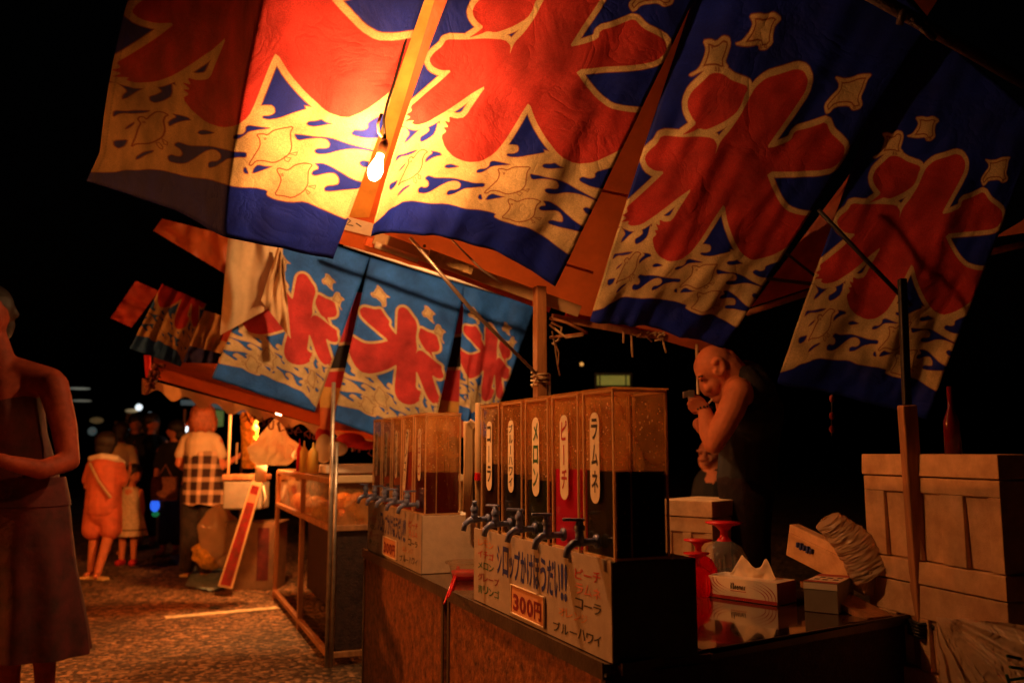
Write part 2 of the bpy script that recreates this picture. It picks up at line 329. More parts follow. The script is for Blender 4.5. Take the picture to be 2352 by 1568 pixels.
M_pinkbag = mat('pinkish_bag', (0.40, 0.16, 0.10), 0.7, var=0.4, scale=30, bump=0.6, bscale=50)

# ------------------------------------------------------------------ ground
g = MB(); g.grid(lambda a, b: (-60 + 120 * a, -20 + 160 * b, 0), 4, 4); tag(g.build('ground', M_asph), None, None, None, 'structure')
l0, l1 = onz(380, 1418, 0), onz(640, 1395, 0)
dl = (l1 - l0).normalized(); pl = UP.cross(dl) * 0.05
tag(MB().prism([l0 - pl, l1 - pl, l1 + pl, l0 + pl], (0, 0, 0.004)).build('painted_line', M_line), None, None, None, 'structure')

# ------------------------------------------------------------------ the printed ice banners
def hom(src, dst):
    A = []
    for (x, y), (u, v) in zip(src, dst):
        A.append([x, y, 1, 0, 0, 0, -u * x, -u * y, -u]); A.append([0, 0, 0, x, y, 1, -v * x, -v * y, -v])
    h = np.linalg.svd(np.array(A, float))[2][-1].reshape(3, 3); return h / h[2, 2]
def aph(h, x, y):
    q = h @ np.array([x, y, 1.0]); return q[0] / q[2], q[1] / q[2]
ZS = lambda x, y: (1296.9 + .5263 * x, .5263 * y)
HD = hom([(.58, .2055), (.466, .794), (.975, .30), (.085, .544), (0, 1), (1, 1), (0, .27), (1, .27), (.7955, .176)],
         [ZS(1000, 300), ZS(450, 1140), ZS(1235, 640), ZS(320, 665), ZS(110, 1395), ZS(690, 1520), ZS(600, 30), ZS(1340, 620), ZS(1240, 400)])
HDi = np.linalg.inv(HD)
zuv = lambda x, y: aph(HDi, *ZS(x, y))
DOT = [(590,340),(625,308),(660,306),(690,318),(720,342),(760,358),(790,370),(797,386),(782,412),(768,450),(742,490),(690,524),(640,545),(605,556),(575,547),(545,560),(492,574),(530,549),(562,524),(540,496),(522,460),(520,425),(540,385)]
BODY = [(650,665),(660,640),(675,608),(720,560),(770,490),(800,432),(830,380),(880,340),(950,320),(1010,300),(1045,310),(1062,350),(1050,400),(1010,460),(960,530),(910,600),(880,645),(920,640),(990,615),(1005,575),(1060,562),(1090,550),(1140,530),(1160,580),(1195,610),(1222,640),(1215,690),(1170,730),(1110,742),(1000,748),(880,750),(905,820),(935,880),(970,920),(1020,935),(1080,940),(1060,980),(1025,1018),(1036,1024),(985,1052),(992,1062),(940,1095),(880,1125),(820,1138),(770,1105),(735,1040),(710,970),(695,885),(670,920),(630,985),(590,1050),(550,1100),(500,1130),(450,1132),(405,1110),(375,1070),(362,1018),(384,1002),(372,984),(392,984),(378,955),(398,966),(396,938),(420,950),(455,945),(490,890),(548,805),(490,842),(430,885),(370,925),(310,955),(262,960),(240,948),(252,936),(205,935),(238,920),(213,905),(242,895),(235,872),(270,850),(330,805),(380,765),(418,730),(370,725),(335,700),(320,665),(340,635),(380,605),(400,570),(470,580),(560,582),(640,592),(660,625)]
ZQ = lambda pts: [(100.8 + .3428 * x, 940.8 + .3428 * y) for x, y in pts]
WAVE = ZQ([(-300,1100),(-300,300),(180,60),(560,40),(750,50),(900,300),(1300,450),(1400,340),(1900,430),(2000,560),(2200,600),(2800,300),(2800,1000),(1905,1420),(1800,1370),(1700,1320),(1560,1245),(1430,1250),(1300,1210),(1240,1175),(1270,1140),(1150,1100),(1000,1085),(900,1065),(780,1020),(600,1000),(500,970),(430,950),(330,950),(250,975),(150,985),(60,1030)])
HOLES = [ZQ(h) for h in (
 [(610,680),(680,715),(760,720),(870,730),(960,760),(1060,790),(1190,800),(1170,850),(1080,845),(980,860),(920,890),(860,920),(800,930),(785,915),(795,880),(830,865),(880,868),(920,850),(935,815),(915,780),(870,765),(810,775),(750,805),(690,840),(620,880),(560,890),(500,875),(490,850),(495,820),(530,800),(560,815),(590,815),(608,790),(600,750),(570,725),(575,700)],
 [(1630,675),(1700,690),(1780,710),(1880,725),(1960,760),(2080,830),(2250,905),(2235,920),(2150,890),(2060,870),(1960,875),(1860,895),(1790,890),(1755,870),(1755,840),(1790,825),(1850,835),(1885,830),(1900,800),(1885,755),(1830,735),(1740,735),(1640,750)],
 [(1720,960),(1790,965),(1850,1000),(1920,1060),(1990,1120),(2090,1170),(2030,1210),(1930,1205),(1800,1205),(1750,1195),(1750,1165),(1790,1150),(1840,1155),(1880,1150),(1890,1110),(1870,1070),(1810,1060),(1700,1070),(1670,1050),(1690,1020),(1750,1010)],
 [(775,600),(800,570),(850,565),(890,580),(945,607),(880,618),(810,622)],
 [(1100,680),(1105,650),(1140,630),(1200,630),(1240,600),(1250,560),(1290,540),(1380,565),(1470,590),(1440,600),(1360,600),(1270,610),(1210,650),(1150,680)],
 [(1760,590),(1790,565),(1850,565),(1900,550),(1930,580),(1990,615),(1920,615),(1820,625),(1775,615)],
 [(220,375),(300,380),(400,365),(500,368),(450,400),(350,415),(270,410),(190,460)],
 [(635,395),(700,410),(750,430),(765,465),(700,475),(640,500),(580,540),(575,500),(610,460),(660,430)],
 [(240,580),(270,540),(345,490),(330,525),(280,565)], [(250,870),(265,830),(330,785),(415,765),(405,790),(340,820),(290,855)],
 [(130,685),(250,670),(210,740),(150,770),(120,740)], [(1095,965),(1110,930),(1140,925),(1145,990),(1110,985)],
 [(1165,995),(1200,940),(1250,915),(1310,940),(1380,950),(1300,970)], [(2080,1000),(2120,975),(2180,1000),(2150,1050),(2100,1040)],
 [(320,50),(380,90),(470,115),(540,100),(440,170),(370,230),(310,260),(330,200),(380,150),(350,90)],
 [(580,80),(750,0),(700,200),(620,260),(540,290),(510,260),(520,210),(580,185),(630,150),(610,100)],
 [(2260,640),(2352,600),(2700,500),(2600,800),(2352,800),(2200,790),(2110,750),(2100,720),(2140,690),(2200,705),(2250,690)],
 [(1440,340),(1640,20),(1700,20),(1840,440),(1700,470),(1560,510),(1470,510),(1425,485),(1440,460),(1500,465),(1550,445),(1565,395),(1540,355),(1480,345)])]
UPBIRDS = [[(525,312),(570,290),(595,240),(605,200),(590,165),(625,160),(650,172),(680,145),(710,155),(716,185),(702,230),(690,260),(707,285),(690,298),(665,300),(650,290),(610,290),(575,302),(540,320)],
 [(730,185),(770,170),(805,125),(815,95),(798,60),(845,54),(870,62),(910,50),(948,80),(915,110),(905,160),(908,188),(875,217),(845,213),(845,190),(790,197)],
 [(1140,497),(1133,460),(1165,420),(1195,390),(1200,365),(1180,335),(1220,345),(1250,342),(1290,325),(1342,323),(1320,350),(1307,390),(1290,425),(1300,455),(1285,475),(1255,482),(1240,460),(1180,465),(1155,492)]]
LOWBIRDS = [ZQ(h) for h in (
 [(250,745),(290,715),(380,712),(440,690),(510,640),(545,570),(555,480),(580,430),(610,415),(580,385),(530,380),(480,420),(435,470),(425,445),(395,440),(370,470),(385,510),(350,560),(310,640),(275,700)],
 [(1165,910),(1240,840),(1320,760),(1340,690),(1325,640),(1385,640),(1415,660),(1480,620),(1560,610),(1655,605),(1610,660),(1590,740),(1580,800),(1540,860),(1470,900),(1390,925),(1300,890),(1240,885),(1190,920)],
 [(1310,1180),(1370,1120),(1410,1060),(1390,990),(1410,970),(1450,985),(1480,1000),(1560,960),(1640,950),(1710,970),(1660,1010),(1640,1060),(1620,1130),(1560,1180),(1450,1220),(1380,1195)])]
FEET = [ZQ(h) for h in ([(445,700),(455,745),(475,760),(485,735),(470,695)], [(500,660),(500,710),(520,720),(530,690)], [(1490,880),(1485,915),(1510,930),(1540,900)], [(1540,860),(1590,880),(1610,850)], [(1590,1160),(1600,1200),(1625,1190)], [(1620,1140),(1670,1165),(1690,1140)], [(404,492),(416,492),(416,506),(404,506)], [(1378,685),(1392,685),(1392,699),(1378,699)], [(1418,1023),(1432,1023),(1432,1037),(1418,1037)])]
FEET += [[(648,282),(644,296),(652,298)], [(662,284),(660,300),(668,300)], [(850,192),(846,208),(856,208)], [(870,190),(870,206),(880,206)], [(1262,458),(1258,472),(1268,474)], [(630,193),(634,193),(634,198),(630,198)]]
TW, TH = 700, 1200
MW, MH = 0.84, 1.44                                # metres for stroke widths
yy, xx = np.mgrid[0:TH, 0:TW]; PXX = (xx + .5) / TW * MW; PYY = (yy + .5) / TH * MH
def smooth_poly(pts, k=1):
    for _ in range(k):
        q = []
        for i in range(len(pts)):
            a, b = pts[i], pts[(i + 1) % len(pts)]
            q += [(a[0] * .8 + b[0] * .2, a[1] * .8 + b[1] * .2), (a[0] * .2 + b[0] * .8, a[1] * .2 + b[1] * .8)]
        pts = q
    return pts
def sdf(zpts, sm=1):
    P_ = [zuv(*z) for z in smooth_poly(zpts, sm)]; P_ = [(a * MW, b * MH) for a, b in P_]
    xs_ = [p[0] for p in P_]; ys_ = [p[1] for p in P_]; pad = .05
    D = np.full((TH, TW), 9.0, np.float32)
    i0, i1 = max(0, int((min(xs_) - pad) / MW * TW)), min(TW, int((max(xs_) + pad) / MW * TW) + 1)
    j0, j1 = max(0, int((min(ys_) - pad) / MH * TH)), min(TH, int((max(ys_) + pad) / MH * TH) + 1)
    if i0 >= i1 or j0 >= j1: return D
    X, Y = PXX[j0:j1, i0:i1], PYY[j0:j1, i0:i1]
    ins = np.zeros(X.shape, bool); d2 = np.full(X.shape, 81.0)
    n = len(P_)
    for k in range(n):
        (ax, ay), (bx, by) = P_[k], P_[(k + 1) % n]
        dx, dy = bx - ax, by - ay; L = dx * dx + dy * dy + 1e-12
        t = np.clip(((X - ax) * dx + (Y - ay) * dy) / L, 0, 1)
        d2 = np.minimum(d2, (X - ax - t * dx) ** 2 + (Y - ay - t * dy) ** 2)
        c = (ay > Y) != (by > Y)
        ins ^= c & (X < dx * (Y - ay) / (dy if abs(dy) > 1e-9 else 1e-9) + ax)
    d = np.sqrt(d2); D[j0:j1, i0:i1] = np.where(ins, -d, d); return D
def cover(d, w=0.0016): return np.clip(0.5 - d / (2 * w), 0, 1)[..., None]
dB, dDot = sdf(BODY), sdf(DOT)
dRed = np.minimum(dB, dDot)
dWave = sdf(WAVE); dHole = np.minimum.reduce([sdf(h, 1) for h in HOLES])
dUp = np.minimum.reduce([sdf(b) for b in UPBIRDS]); dLow = np.minimum.reduce([sdf(b) for b in LOWBIRDS]); dFeet = np.minimum.reduce([sdf(f, 0) for f in FEET])
def banner_image(name, red, cream, blue, line):
    img = np.empty((TH, TW, 3), np.float32); img[:] = blue
    def lay(c, a): img[:] = img * (1 - a) + np.array(c, np.float32) * a
    cre = np.minimum(np.minimum(dRed - .020, np.minimum(np.maximum(dWave, -dHole), dLow - .010)), dUp)
    lay(line, cover(cre - .0028)); lay(cream, cover(cre)); lay(red, cover(dRed))
    for d, ins in ((dUp, .012), (dLow, 0.0)):
        lay(line, cover(np.abs(d + ins) - .0022))
    lay(line, cover(np.abs(dFeet) - .0013))
    ed = np.minimum(np.minimum(PXX, MW - PXX), np.minimum(PYY, MH - PYY))                 # sewn hem and its stitch line
    img *= (1 - .16 * np.clip((.014 - ed) / .002, 0, 1) - .3 * np.exp(-((ed - .013) / .0016) ** 2) * (np.sin((PXX + PYY) * 520) > -.3))[..., None]
    im = bpy.data.images.new(name, TW, TH, float_buffer=True); im.colorspace_settings.name = 'Non-Color'
    px = np.ones((TH, TW, 4), np.float32); px[..., :3] = img[::-1]
    im.pixels.foreach_set(px.ravel()); im.update(); im.pack(); return im
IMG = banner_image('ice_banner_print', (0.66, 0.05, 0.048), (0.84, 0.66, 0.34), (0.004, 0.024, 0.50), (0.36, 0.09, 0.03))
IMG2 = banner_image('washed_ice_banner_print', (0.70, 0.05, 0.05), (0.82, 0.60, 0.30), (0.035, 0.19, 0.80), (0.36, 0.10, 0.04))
M_ban = mat_cloth_img('banner_cloth', IMG); M_ban2 = mat_cloth_img('washed_banner_cloth', IMG2)

EX = Vector((math.cos(math.radians(8)), 0, -math.sin(math.radians(8))))
SD = Vector((0, math.cos(math.radians(50)), -math.sin(math.radians(50)))); SD = (SD - EX * SD.dot(EX)).normalized()
NB = EX.cross(SD).normalized()
CB = NB.dot(P(880, 420, 2.98))
def banner(name, pos, label, cat='banner', group=None, material=None, nx=52, ny=84, amp=.02, fr=5.0, b0=0.0, b1=1.0, a0=0.0, seed=0.0):
    """cloth from pos(a, b) -> point, with folds along the surface normal"""
    mb = MB(); uv = []
    for j in range(ny + 1):
        for i in range(nx + 1):
            a = a0 + (1 - a0) * i / nx; b = b0 + (b1 - b0) * j / ny
            p = pos(a, b); e = 1e-3; tx = pos(a + e, b) - p; ty = pos(a, b + e) - p; n = tx.cross(ty).normalized()
            if n.dot(p - O) > 0: n = -n
            w = noise.noise(Vector((a * fr + seed, b * 1.6, seed))) + 0.45 * noise.noise(Vector((a * fr * 2.2, b * 4.5 + seed, 3.1))) + .2 * noise.noise(Vector((a * 14 + b * 9, b * 13 - a * 6, seed)))
            mb.v.append(p + n * (w * amp * (0.25 + b))); uv += [(a, 1 - b)]
    for j in range(ny):
        for i in range(nx):
            q = j * (nx + 1) + i; mb.f.append((q, q + 1, q + nx + 2, q + nx + 1)); mb.mi.append(0)
    mb.uv = uv
    o = mb.build(name, material or M_ban, None, True)
    sf = o.modifiers.new('thick', 'SOLIDIFY'); sf.thickness = 0.0012; sf.offset = 0
    return tag(o, label, cat, group)
GB = 'ice banners hung along the near stall'
HC = hom([zuv(450, 1140), zuv(320, 665), zuv(1225, 640), zuv(1240, 400), zuv(110, 1395), zuv(690, 1520), zuv(1340, 620)],
         [(1110, 400), (959, 123), (1517, 137), (1500, 7), (855, 540), (1262, 655), (1613, 16)])
def posC(a, b):
    u, v = aph(HC, a, b); f = max(0, min(1, b)) ** 4
    v += f * np.interp(a, [0, .15, .4, .7, 1], [28, 0, -33, -35, 0]); u += f * np.interp(a, [0, .15], [26, 0])
    return on(u, v, NB, CB)
def posD(a, b):
    u, v = aph(HD, a, b); u += np.interp(a, [0, .4], [28, 0]) * min(1, b); v += np.interp(a, [0, .4], [27, 0]) * min(1, b)
    return on(u, v, ND, CD)
EXD = (R_ * .985 + FH * .04 - UP * .14).normalized(); SDD = (SD - EXD * SD.dot(EXD)).normalized(); ND = EXD.cross(SDD).normalized(); CD = ND.dot(on(1420, 520, NB, CB))
banner('ice_banner', posC, 'brightest red and blue ice banner, just right of the bare bulb', group=GB, seed=1.3)
banner('ice_banner', posD, 'dim ice banner above the bald man, right of the brightest banner', group=GB, seed=5.7, amp=.03)
BR_ = [0, .3, .55, .668, .8, .9, 1.0, 1.1]; BA_ = [0, .25, .4, .49, .75, 1.0, 1.1]
BU = [[430,640,720,800,955,1110,1170],[360,570,650,730,880,1020,1080],[285,505,590,645,785,915,965],[258,478,566,612,748,878,925],[238,448,548,590,712,836,880],[225,428,535,575,688,800,845],[195,410,530,560,664,765,805],[170,395,525,545,640,735,770]]
BV = [[-520,-500,-490,-480,-440,-400,-390],[-230,-215,-210,-200,-165,-130,-120],[30,70,92,110,142,170,182],[145,195,216,228,262,290,300],[258,310,332,345,378,405,415],[350,402,428,440,475,505,515],[415,482,540,548,575,597,605],[480,560,600,610,640,670,680]]
def bil(T, a, b):
    r = [np.interp(a, BA_, row) for row in T]; return np.interp(b, BR_, r)
def posB(a, b):
    u, v = float(bil(BU, a, b)) - 22 * max(0, 1 - abs(a - .42) / .3), float(bil(BV, a, b)); p = on(u, v, NB, CB); k = max(0, .42 - a) * 1.9
    d = (p - O).dot(FV) + k - .02; return P(u, v, d)
banner('ice_banner', posB, 'folded ice banner left of the bulb, its left half turned away and dark', group=GB, seed=9.1, nx=64, amp=.010)
HE = hom([zuv(1020, 300), zuv(640, 310), zuv(450, 1135), zuv(320, 665), zuv(1225, 640), zuv(1240, 400), zuv(115, 1290), zuv(110, 1395)],
         [(2195, 345), (2040, 358), (2016, 757), (1925, 520), (2285, 486), (2302, 384), (1814, 834), (1796, 897)])
EXE = (R_ * .95 - FH * .26 - UP * .12).normalized(); SE = (FH * .45 - UP * .9); SE = (SE - EXE * SE.dot(EXE)).normalized()
NE = EXE.cross(SE).normalized(); CE = NE.dot(P(2010, 600, 3.25))
def posE(a, b): return on(*aph(HE, a, b), NE, CE)
banner('ice_banner', posE, 'darkest ice banner at the right end of the row, crossed by a dark rod', group=GB, seed=2.2, amp=.03, fr=4)
# washed banners of the stall behind, seen from their back
GM = 'blue ice banners of the far stall'
def quad(tl, tr, br, bl):
    def f(s_, t_): return tuple((tl[i] * (1 - s_) + tr[i] * s_) * (1 - t_) + (bl[i] * (1 - s_) + br[i] * s_) * t_ for i in (0, 1))
    return f
YM = 5.25
def posM(q, y=YM, lean=.0):
    def f(a, b): u, v = q(1 - a, b); return ony(u, v, y + lean * b)
    return f
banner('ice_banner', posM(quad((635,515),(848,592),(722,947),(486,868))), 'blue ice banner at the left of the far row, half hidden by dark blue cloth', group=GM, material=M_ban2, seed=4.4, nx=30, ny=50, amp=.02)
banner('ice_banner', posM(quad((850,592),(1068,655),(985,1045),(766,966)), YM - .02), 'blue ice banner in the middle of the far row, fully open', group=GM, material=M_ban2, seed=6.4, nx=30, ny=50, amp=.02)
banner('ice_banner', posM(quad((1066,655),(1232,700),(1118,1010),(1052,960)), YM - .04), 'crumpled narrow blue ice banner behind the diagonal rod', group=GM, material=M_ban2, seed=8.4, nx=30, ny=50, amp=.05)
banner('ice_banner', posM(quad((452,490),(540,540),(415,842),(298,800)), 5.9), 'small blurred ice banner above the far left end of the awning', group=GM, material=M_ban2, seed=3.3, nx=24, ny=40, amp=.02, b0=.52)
# ------------------------------------------------------------------ near stall: roof tarp, bars, posts, bulb
T1, T2 = P(770, 555, 3.50), P(1265, 722, 3.86)
EXT = (T2 - T1).normalized()
ST = Vector((0, math.cos(math.radians(42)), -math.sin(math.radians(42)))); ST = (ST - EXT * ST.dot(EXT)).normalized()
NT = EXT.cross(ST).normalized(); CT = NT.dot(T1)
ont = lambda u, v: on(u, v, NT, CT)
tp = [ont(*q) for q in ((762, 553), (1265, 722), (1625, 812), (1745, 700), (1905, 648), (2200, 420), (2250, 60), (1900, -500), (1000, -500))]
t_ = thing('roof_tarp', ont(1265, 722), 'orange roof tarp showing through the slits between the large ice banners', 'tarp')
tg = MB()
ta, tb = ont(762, 553), ont(1625, 812); tc_, td = ont(2250, -150), ont(930, -500)
def tarpf(a, b):
    p = (ta * (1 - a) + tb * a) * (1 - b) + (td * (1 - a) + tc_ * a) * b
    return p + NT * (0.012 * noise.noise(Vector((a * 9, b * 3, 1))) + .005 * noise.noise(Vector((a * 30, b * 6, 4))))
tg.grid(tarpf, 50, 30); tg.build('canvas', M_tarp, t_, True)
for (p0, p1) in (((1260, 590), (1360, 620)), ((1345, 425), (1440, 445))):
    a_, b_ = ont(*p0) - NT * .02 * (1 if NT.dot(O - T1) < 0 else -1), ont(*p1) - NT * .02 * (1 if NT.dot(O - T1) < 0 else -1)
    MB().tube([a_, b_], .006, 6).build('seam', M_tarp, t_)
nrm = NT if NT.dot(O - T1) > 0 else -NT
w_ = [ont(*q) + nrm * .02 for q in ((786, 488), (862, 508), (854, 536), (776, 517))]
MB().prism(w_, nrm * .002).build('white_tape', M_board, t_)
ys = MB(); ys.grid(lambda a, b: ont((930 - 25 * a) * (1 - a) + 818 * a * 1.0 + 25 * a + (58 + 8 * a) * b if False else (945 + (790 - 945) * a) + (64 - 6 * a) * b, -40 + 535 * a) + nrm * (.012 + .004 * math.sin(a * 40) * math.sin(b * 3)), 40, 6); ys.build('painted_glare_strip', M_yellowcanvas_glare, t_, True)  # bulb glare on the orange tarp, put in as a yellow strip
zz = MB()
for pts in (((797, 493), (806, 500), (797, 508), (812, 511)), ((818, 505), (830, 513))):
    zz.tube([ont(*q) + nrm * .024 for q in pts], .002, 5)
zz.build('pen_mark', INK['black'], t_)
tr = [ont(*q) + nrm * .05 for q in ((1735, 703), (1880, 655), (1990, 330))]
# plank and bars under the roof
def bar(name, pts, rad, m, label, cat, n=8, group=None, kids=None):
    o = MB().tube(pts, rad, n).build(name, m, None, True); return tag(o, label, cat, group)
def plank(mb, a, b, wid, thick):
    a, b = Vector(a), Vector(b); t = (b - a).normalized(); s = t.cross(O - (a + b) / 2).normalized(); f = s.cross(t)
    return mb.obox((a + b) / 2, t * (b - a).length / 2, s * wid / 2, f * thick / 2)
pk = thing('roof_plank', P(1080, 600, 3.4), 'orange lit plank with yellowed tape just below the brightest banner', 'plank')
plank(MB(), P(860, 545, 3.36), P(1330, 715, 3.7), .05, .02).build('board', M_woodpale, pk, bevel=.003)
plank(MB(), P(985, 583, 3.33), P(1085, 620, 3.40), .036, .012).build('tape', mat('yellowed_tape', (.6, .42, .2), .25, var=.4, scale=30, bump=.8, bscale=40), pk)
plank(MB(), P(840, 553, 3.42), P(1262, 708, 3.8), .035, .02).build('lower_board', M_tarp, pk)
MB().lathe(P(975, 565, 3.33), [(0, 0.004), (.006, .004), (.006, 0)], 10, O - P(975, 565, 3.33)).build('bolt', M_pipe, pk)
bar('banner_rail', [P(790, 560, 5.02), P(1000, 628, 5.15), P(1242, 700, 5.3)], .012, M_whitebar, 'cream rail carrying the blue banners of the far row', 'rail')
bar('white_tube', [P(862, 562, 3.30), P(960, 596, 3.36)], .013, M_whitebar, 'short white tube tied under the orange plank', 'tube')
bar('diagonal_rod', [P(942, 545, 3.2), P(1080, 708, 3.3), P(1232, 858, 3.45)], [.007, .008, .006], M_pipe, 'thin bare metal rod running diagonally across the blue banners', 'rod')
bar('brace_wire', [P(1035, 548, 3.3), P(1105, 618, 3.32), P(1152, 650, 3.34)], .004, M_pipe, 'short dark wire brace under the brightest banner', 'wire')
ps = thing('timber_post', onz(1237, 1300, 0) * 0 + Vector((P(1240, 800, 3.55).x, P(1240, 800, 3.55).y, 0)), 'square timber post behind the near syrup tanks', 'post')
pb = ps.location; ptop = P(1240, 655, 3.55).z
MB().box(pb.x - .022, pb.x + .022, pb.y - .022, pb.y + .022, 0, ptop).build('timber', M_wood, ps, bevel=.003)
sg = MB()
for k in range(4):
    z0 = P(1240, 862 + k * 5, 3.55).z; q = [(-.027, -.027), (.027, -.027), (.027, .027), (-.027, .027), (-.027, -.027)]
    sg.tube([(pb.x + a, pb.y + b, z0 + .004 * i * (-1) ** k) for i, (a, b) in enumerate(q)], .004, 6)
sg.tube([P(1232, 868, 3.5), P(1226, 880, 3.5), P(1222, 890, 3.5)], .003, 5)
sg.build('string_tie', M_string, ps, True)
MB().tube([(pb.x + .035, pb.y - .01, 0.2), (pb.x + .035, pb.y - .01, P(1250, 860, 3.55).z)], .008, 7).build('side_pipe', M_pipe, ps, True)
# eaves beam continuing right, with dangling strings and clutter
ev = thing('eaves_beam', P(1400, 750, 3.8), 'reddish eaves beam with knotted strings below the dim ice banner', 'beam')
plank(MB(), P(1268, 728, 3.75), P(1532, 776, 3.9), .03, .03).build('timber', M_wood, ev, bevel=.003)
plank(MB(), P(1300, 720, 3.78), P(1500, 765, 3.92), .02, .02).build('red_strip', M_redcanvas, ev)
for (u, v, L, r) in ((1432, 762, 26, 0), (1450, 770, 50, 3), (1522, 776, 34, 8)):
    MB().tube([P(u, v, 3.78), P(u + r * .4, v + L * .5, 3.78), P(u + r, v + L, 3.78)], .0045, 6).build('string', M_string, ev, True)
kn = MB()
for k in range(12):
    u, v = 1490 + random.uniform(-25, 40), 768 + random.uniform(-6, 8)
    kn.tube([P(u, v, 3.78), P(u + random.uniform(-14, 14), v + random.uniform(-6, 8), 3.76), P(u + random.uniform(-18, 18), v + random.uniform(-4, 12), 3.78)], .004, 5)
kn.build('knot', M_string, ev, True)
nk = thing('cord_tangle', P(1280, 770, 3.6), 'tangled cords and sticks hanging right of the timber post', 'cords')
for k, (pts, r, m) in enumerate((([(1262, 730), (1300, 740), (1345, 762)], .006, M_wood), ([(1262, 745), (1300, 775), (1340, 770)], .005, M_string), ([(1262, 775), (1310, 770), (1350, 764)], .006, M_wood), ([(1268, 760), (1276, 800), (1280, 835), (1286, 862)], .003, M_string), ([(1268, 770), (1284, 810), (1282, 840), (1286, 862)], .003, M_string), ([(1266, 740), (1290, 752), (1284, 780), (1268, 790)], .005, M_string))):
    MB().tube([P(u, v, 3.6 + .01 * k) for u, v in pts], r, 6).build('cord', m, nk, True)
# right side: side rail and the long side pole above
bar('side_rail', [P(1715, 719, 3.95), P(1872, 668, 3.7)], .014, M_wood, 'pale round rail under the orange triangle right of the dim banner', 'rail')
bar('side_rail', [P(2250, 584, 3.35), P(2375, 556, 3.2)], .014, M_wood, 'pale rail end reaching out of the dark at the right edge', 'rail')
bar('dark_rod', [P(1880, 482, 3.12), P(1990, 598, 3.13), P(2092, 702, 3.14)], .008, M_black, 'thin dark rod crossing the darkest banner', 'rod')
up = thing('roof_pole', P(2160, 70, 2.3), 'dark roof pole with tied rags crossing the top right corner', 'pole')
MB().tube([P(1950, -40, 2.2), P(2130, 62, 2.3), P(2380, 205, 2.45)], .018, 10).build('pole', M_apron, up, True)
rg = MB()
for k in range(16):
    t = random.random(); u = 2050 + 120 * t; v = 12 + 75 * t
    rg.tube([P(u, v - 8, 2.26), P(u + random.uniform(-16, 16), v + random.uniform(-12, 4), 2.24), P(u + random.uniform(-20, 24), v + random.uniform(0, 30), 2.26)], random.uniform(.004, .010), 6)
rg.build('tied_rags', M_apron, up, True)
tf = MB(); tf.prism([P(2285, 545, 3.5), P(2352, 505, 3.45), P(2400, 440, 3.4), P(2400, 528, 3.4)], FV * .004)
tag(tf.build('tarp_corner', M_tarp), 'dull red tarp corner above the rail at the right edge', 'tarp')
tf = MB(); tf.grid(lambda a, b: (P(1725, 705, 3.8) * (1 - a) + P(1890, 650, 3.55) * a) * (1 - b) + P(2008, 325, 3.55) * b + FV * .01 * noise.noise(Vector((a * 6, b * 8, 2))), 16, 16)
tfo = tag(tf.build('tarp_flap', M_flap, None, True), 'dull orange triangle of tarp between the two rightmost banners', 'tarp')
MB().tube([P(1800, 577, 3.58), P(1880, 640, 3.5)], .006, 6).build('seam', M_black, tfo)
MB().tube([P(1765, 640, 3.62), P(1890, 655, 3.5)], .008, 6).build('rope', M_black, tfo)
# right-hand front post, timber below, its unlit upper part coloured black
rp = thing('front_post', Vector((P(2131, 1500, 2.5).x, P(2131, 1500, 2.5).y, 0)), 'lit square post in front of the white foam boxes', 'post')
def sq(mb, a, b, h):
    t = (b - a).normalized(); s = R_ - t * R_.dot(t); s.normalize(); f = s.cross(t); return mb.obox((a + b) / 2, t * (b - a).length / 2, s * h, f * h)
lo, hi = P(2134, 1640, 2.48), P(2083, 930, 2.52)
sq(MB(), lo, hi, .021).build('timber', M_wood, rp, bevel=.004)
sq(MB(), hi, P(2072, 640, 2.56), .011).build('unlit_upper_post', M_black, rp, bevel=.004)
rb = MB()
for k in range(5):
    c = P(2128, 1428 + k * 7, 2.48); rb.tube([c + R_ * .036 - FH * .03, c - R_ * .036 - FH * .032, c - R_ * .036 + FH * .03, c + R_ * .036 + FH * .03, c + R_ * .036 - FH * .03], .006, 6)
rb.tube([P(2140, 1440, 2.44), P(2185, 1436, 2.42), P(2215, 1450, 2.42)], .008, 6)
rb.build('dark_tie', M_black, rp, True)
# bulb on its cord
bt = thing('bare_bulb', BULB, 'glowing bare bulb hanging in the slit between two bright banners', 'light bulb')
BA = (P(886, 318, 2.74) - BULB).normalized()
M_glow = mat('bulb_glass', (1, .9, .7), .2, var=0, bump=0, emit=(1.0, 0.78, 0.42), estr=14)
bo = MB().lathe(BULB, [(0, -.038), (.013, -.034), (.022, -.018), (.024, 0), (.019, .02), (.013, .04), (.012, .055)], 20, BA).build('glass', M_glow, bt, True); bo.visible_shadow = True
MB().lathe(BULB, [(.0135, .055), (.0145, .06), (.0145, .095), (.009, .11), (0, .112)], 16, BA).build('socket', mat('brown_socket', (.12, .05, .02), .4), bt, True)
MB().tube([BULB + BA * .11, P(881, 275, 2.74), P(889, 240, 2.74), P(905, 190, 2.74), P(950, 30, 2.70), P(1000, -160, 2.6)], .004, 6).build('cord', M_black, bt, True)
MB().tube([P(876, 262, 2.74), P(868, 285, 2.73), P(870, 305, 2.73), P(880, 318, 2.74)], .0045, 6).build('loose_wire', M_woodpale, bt, True)

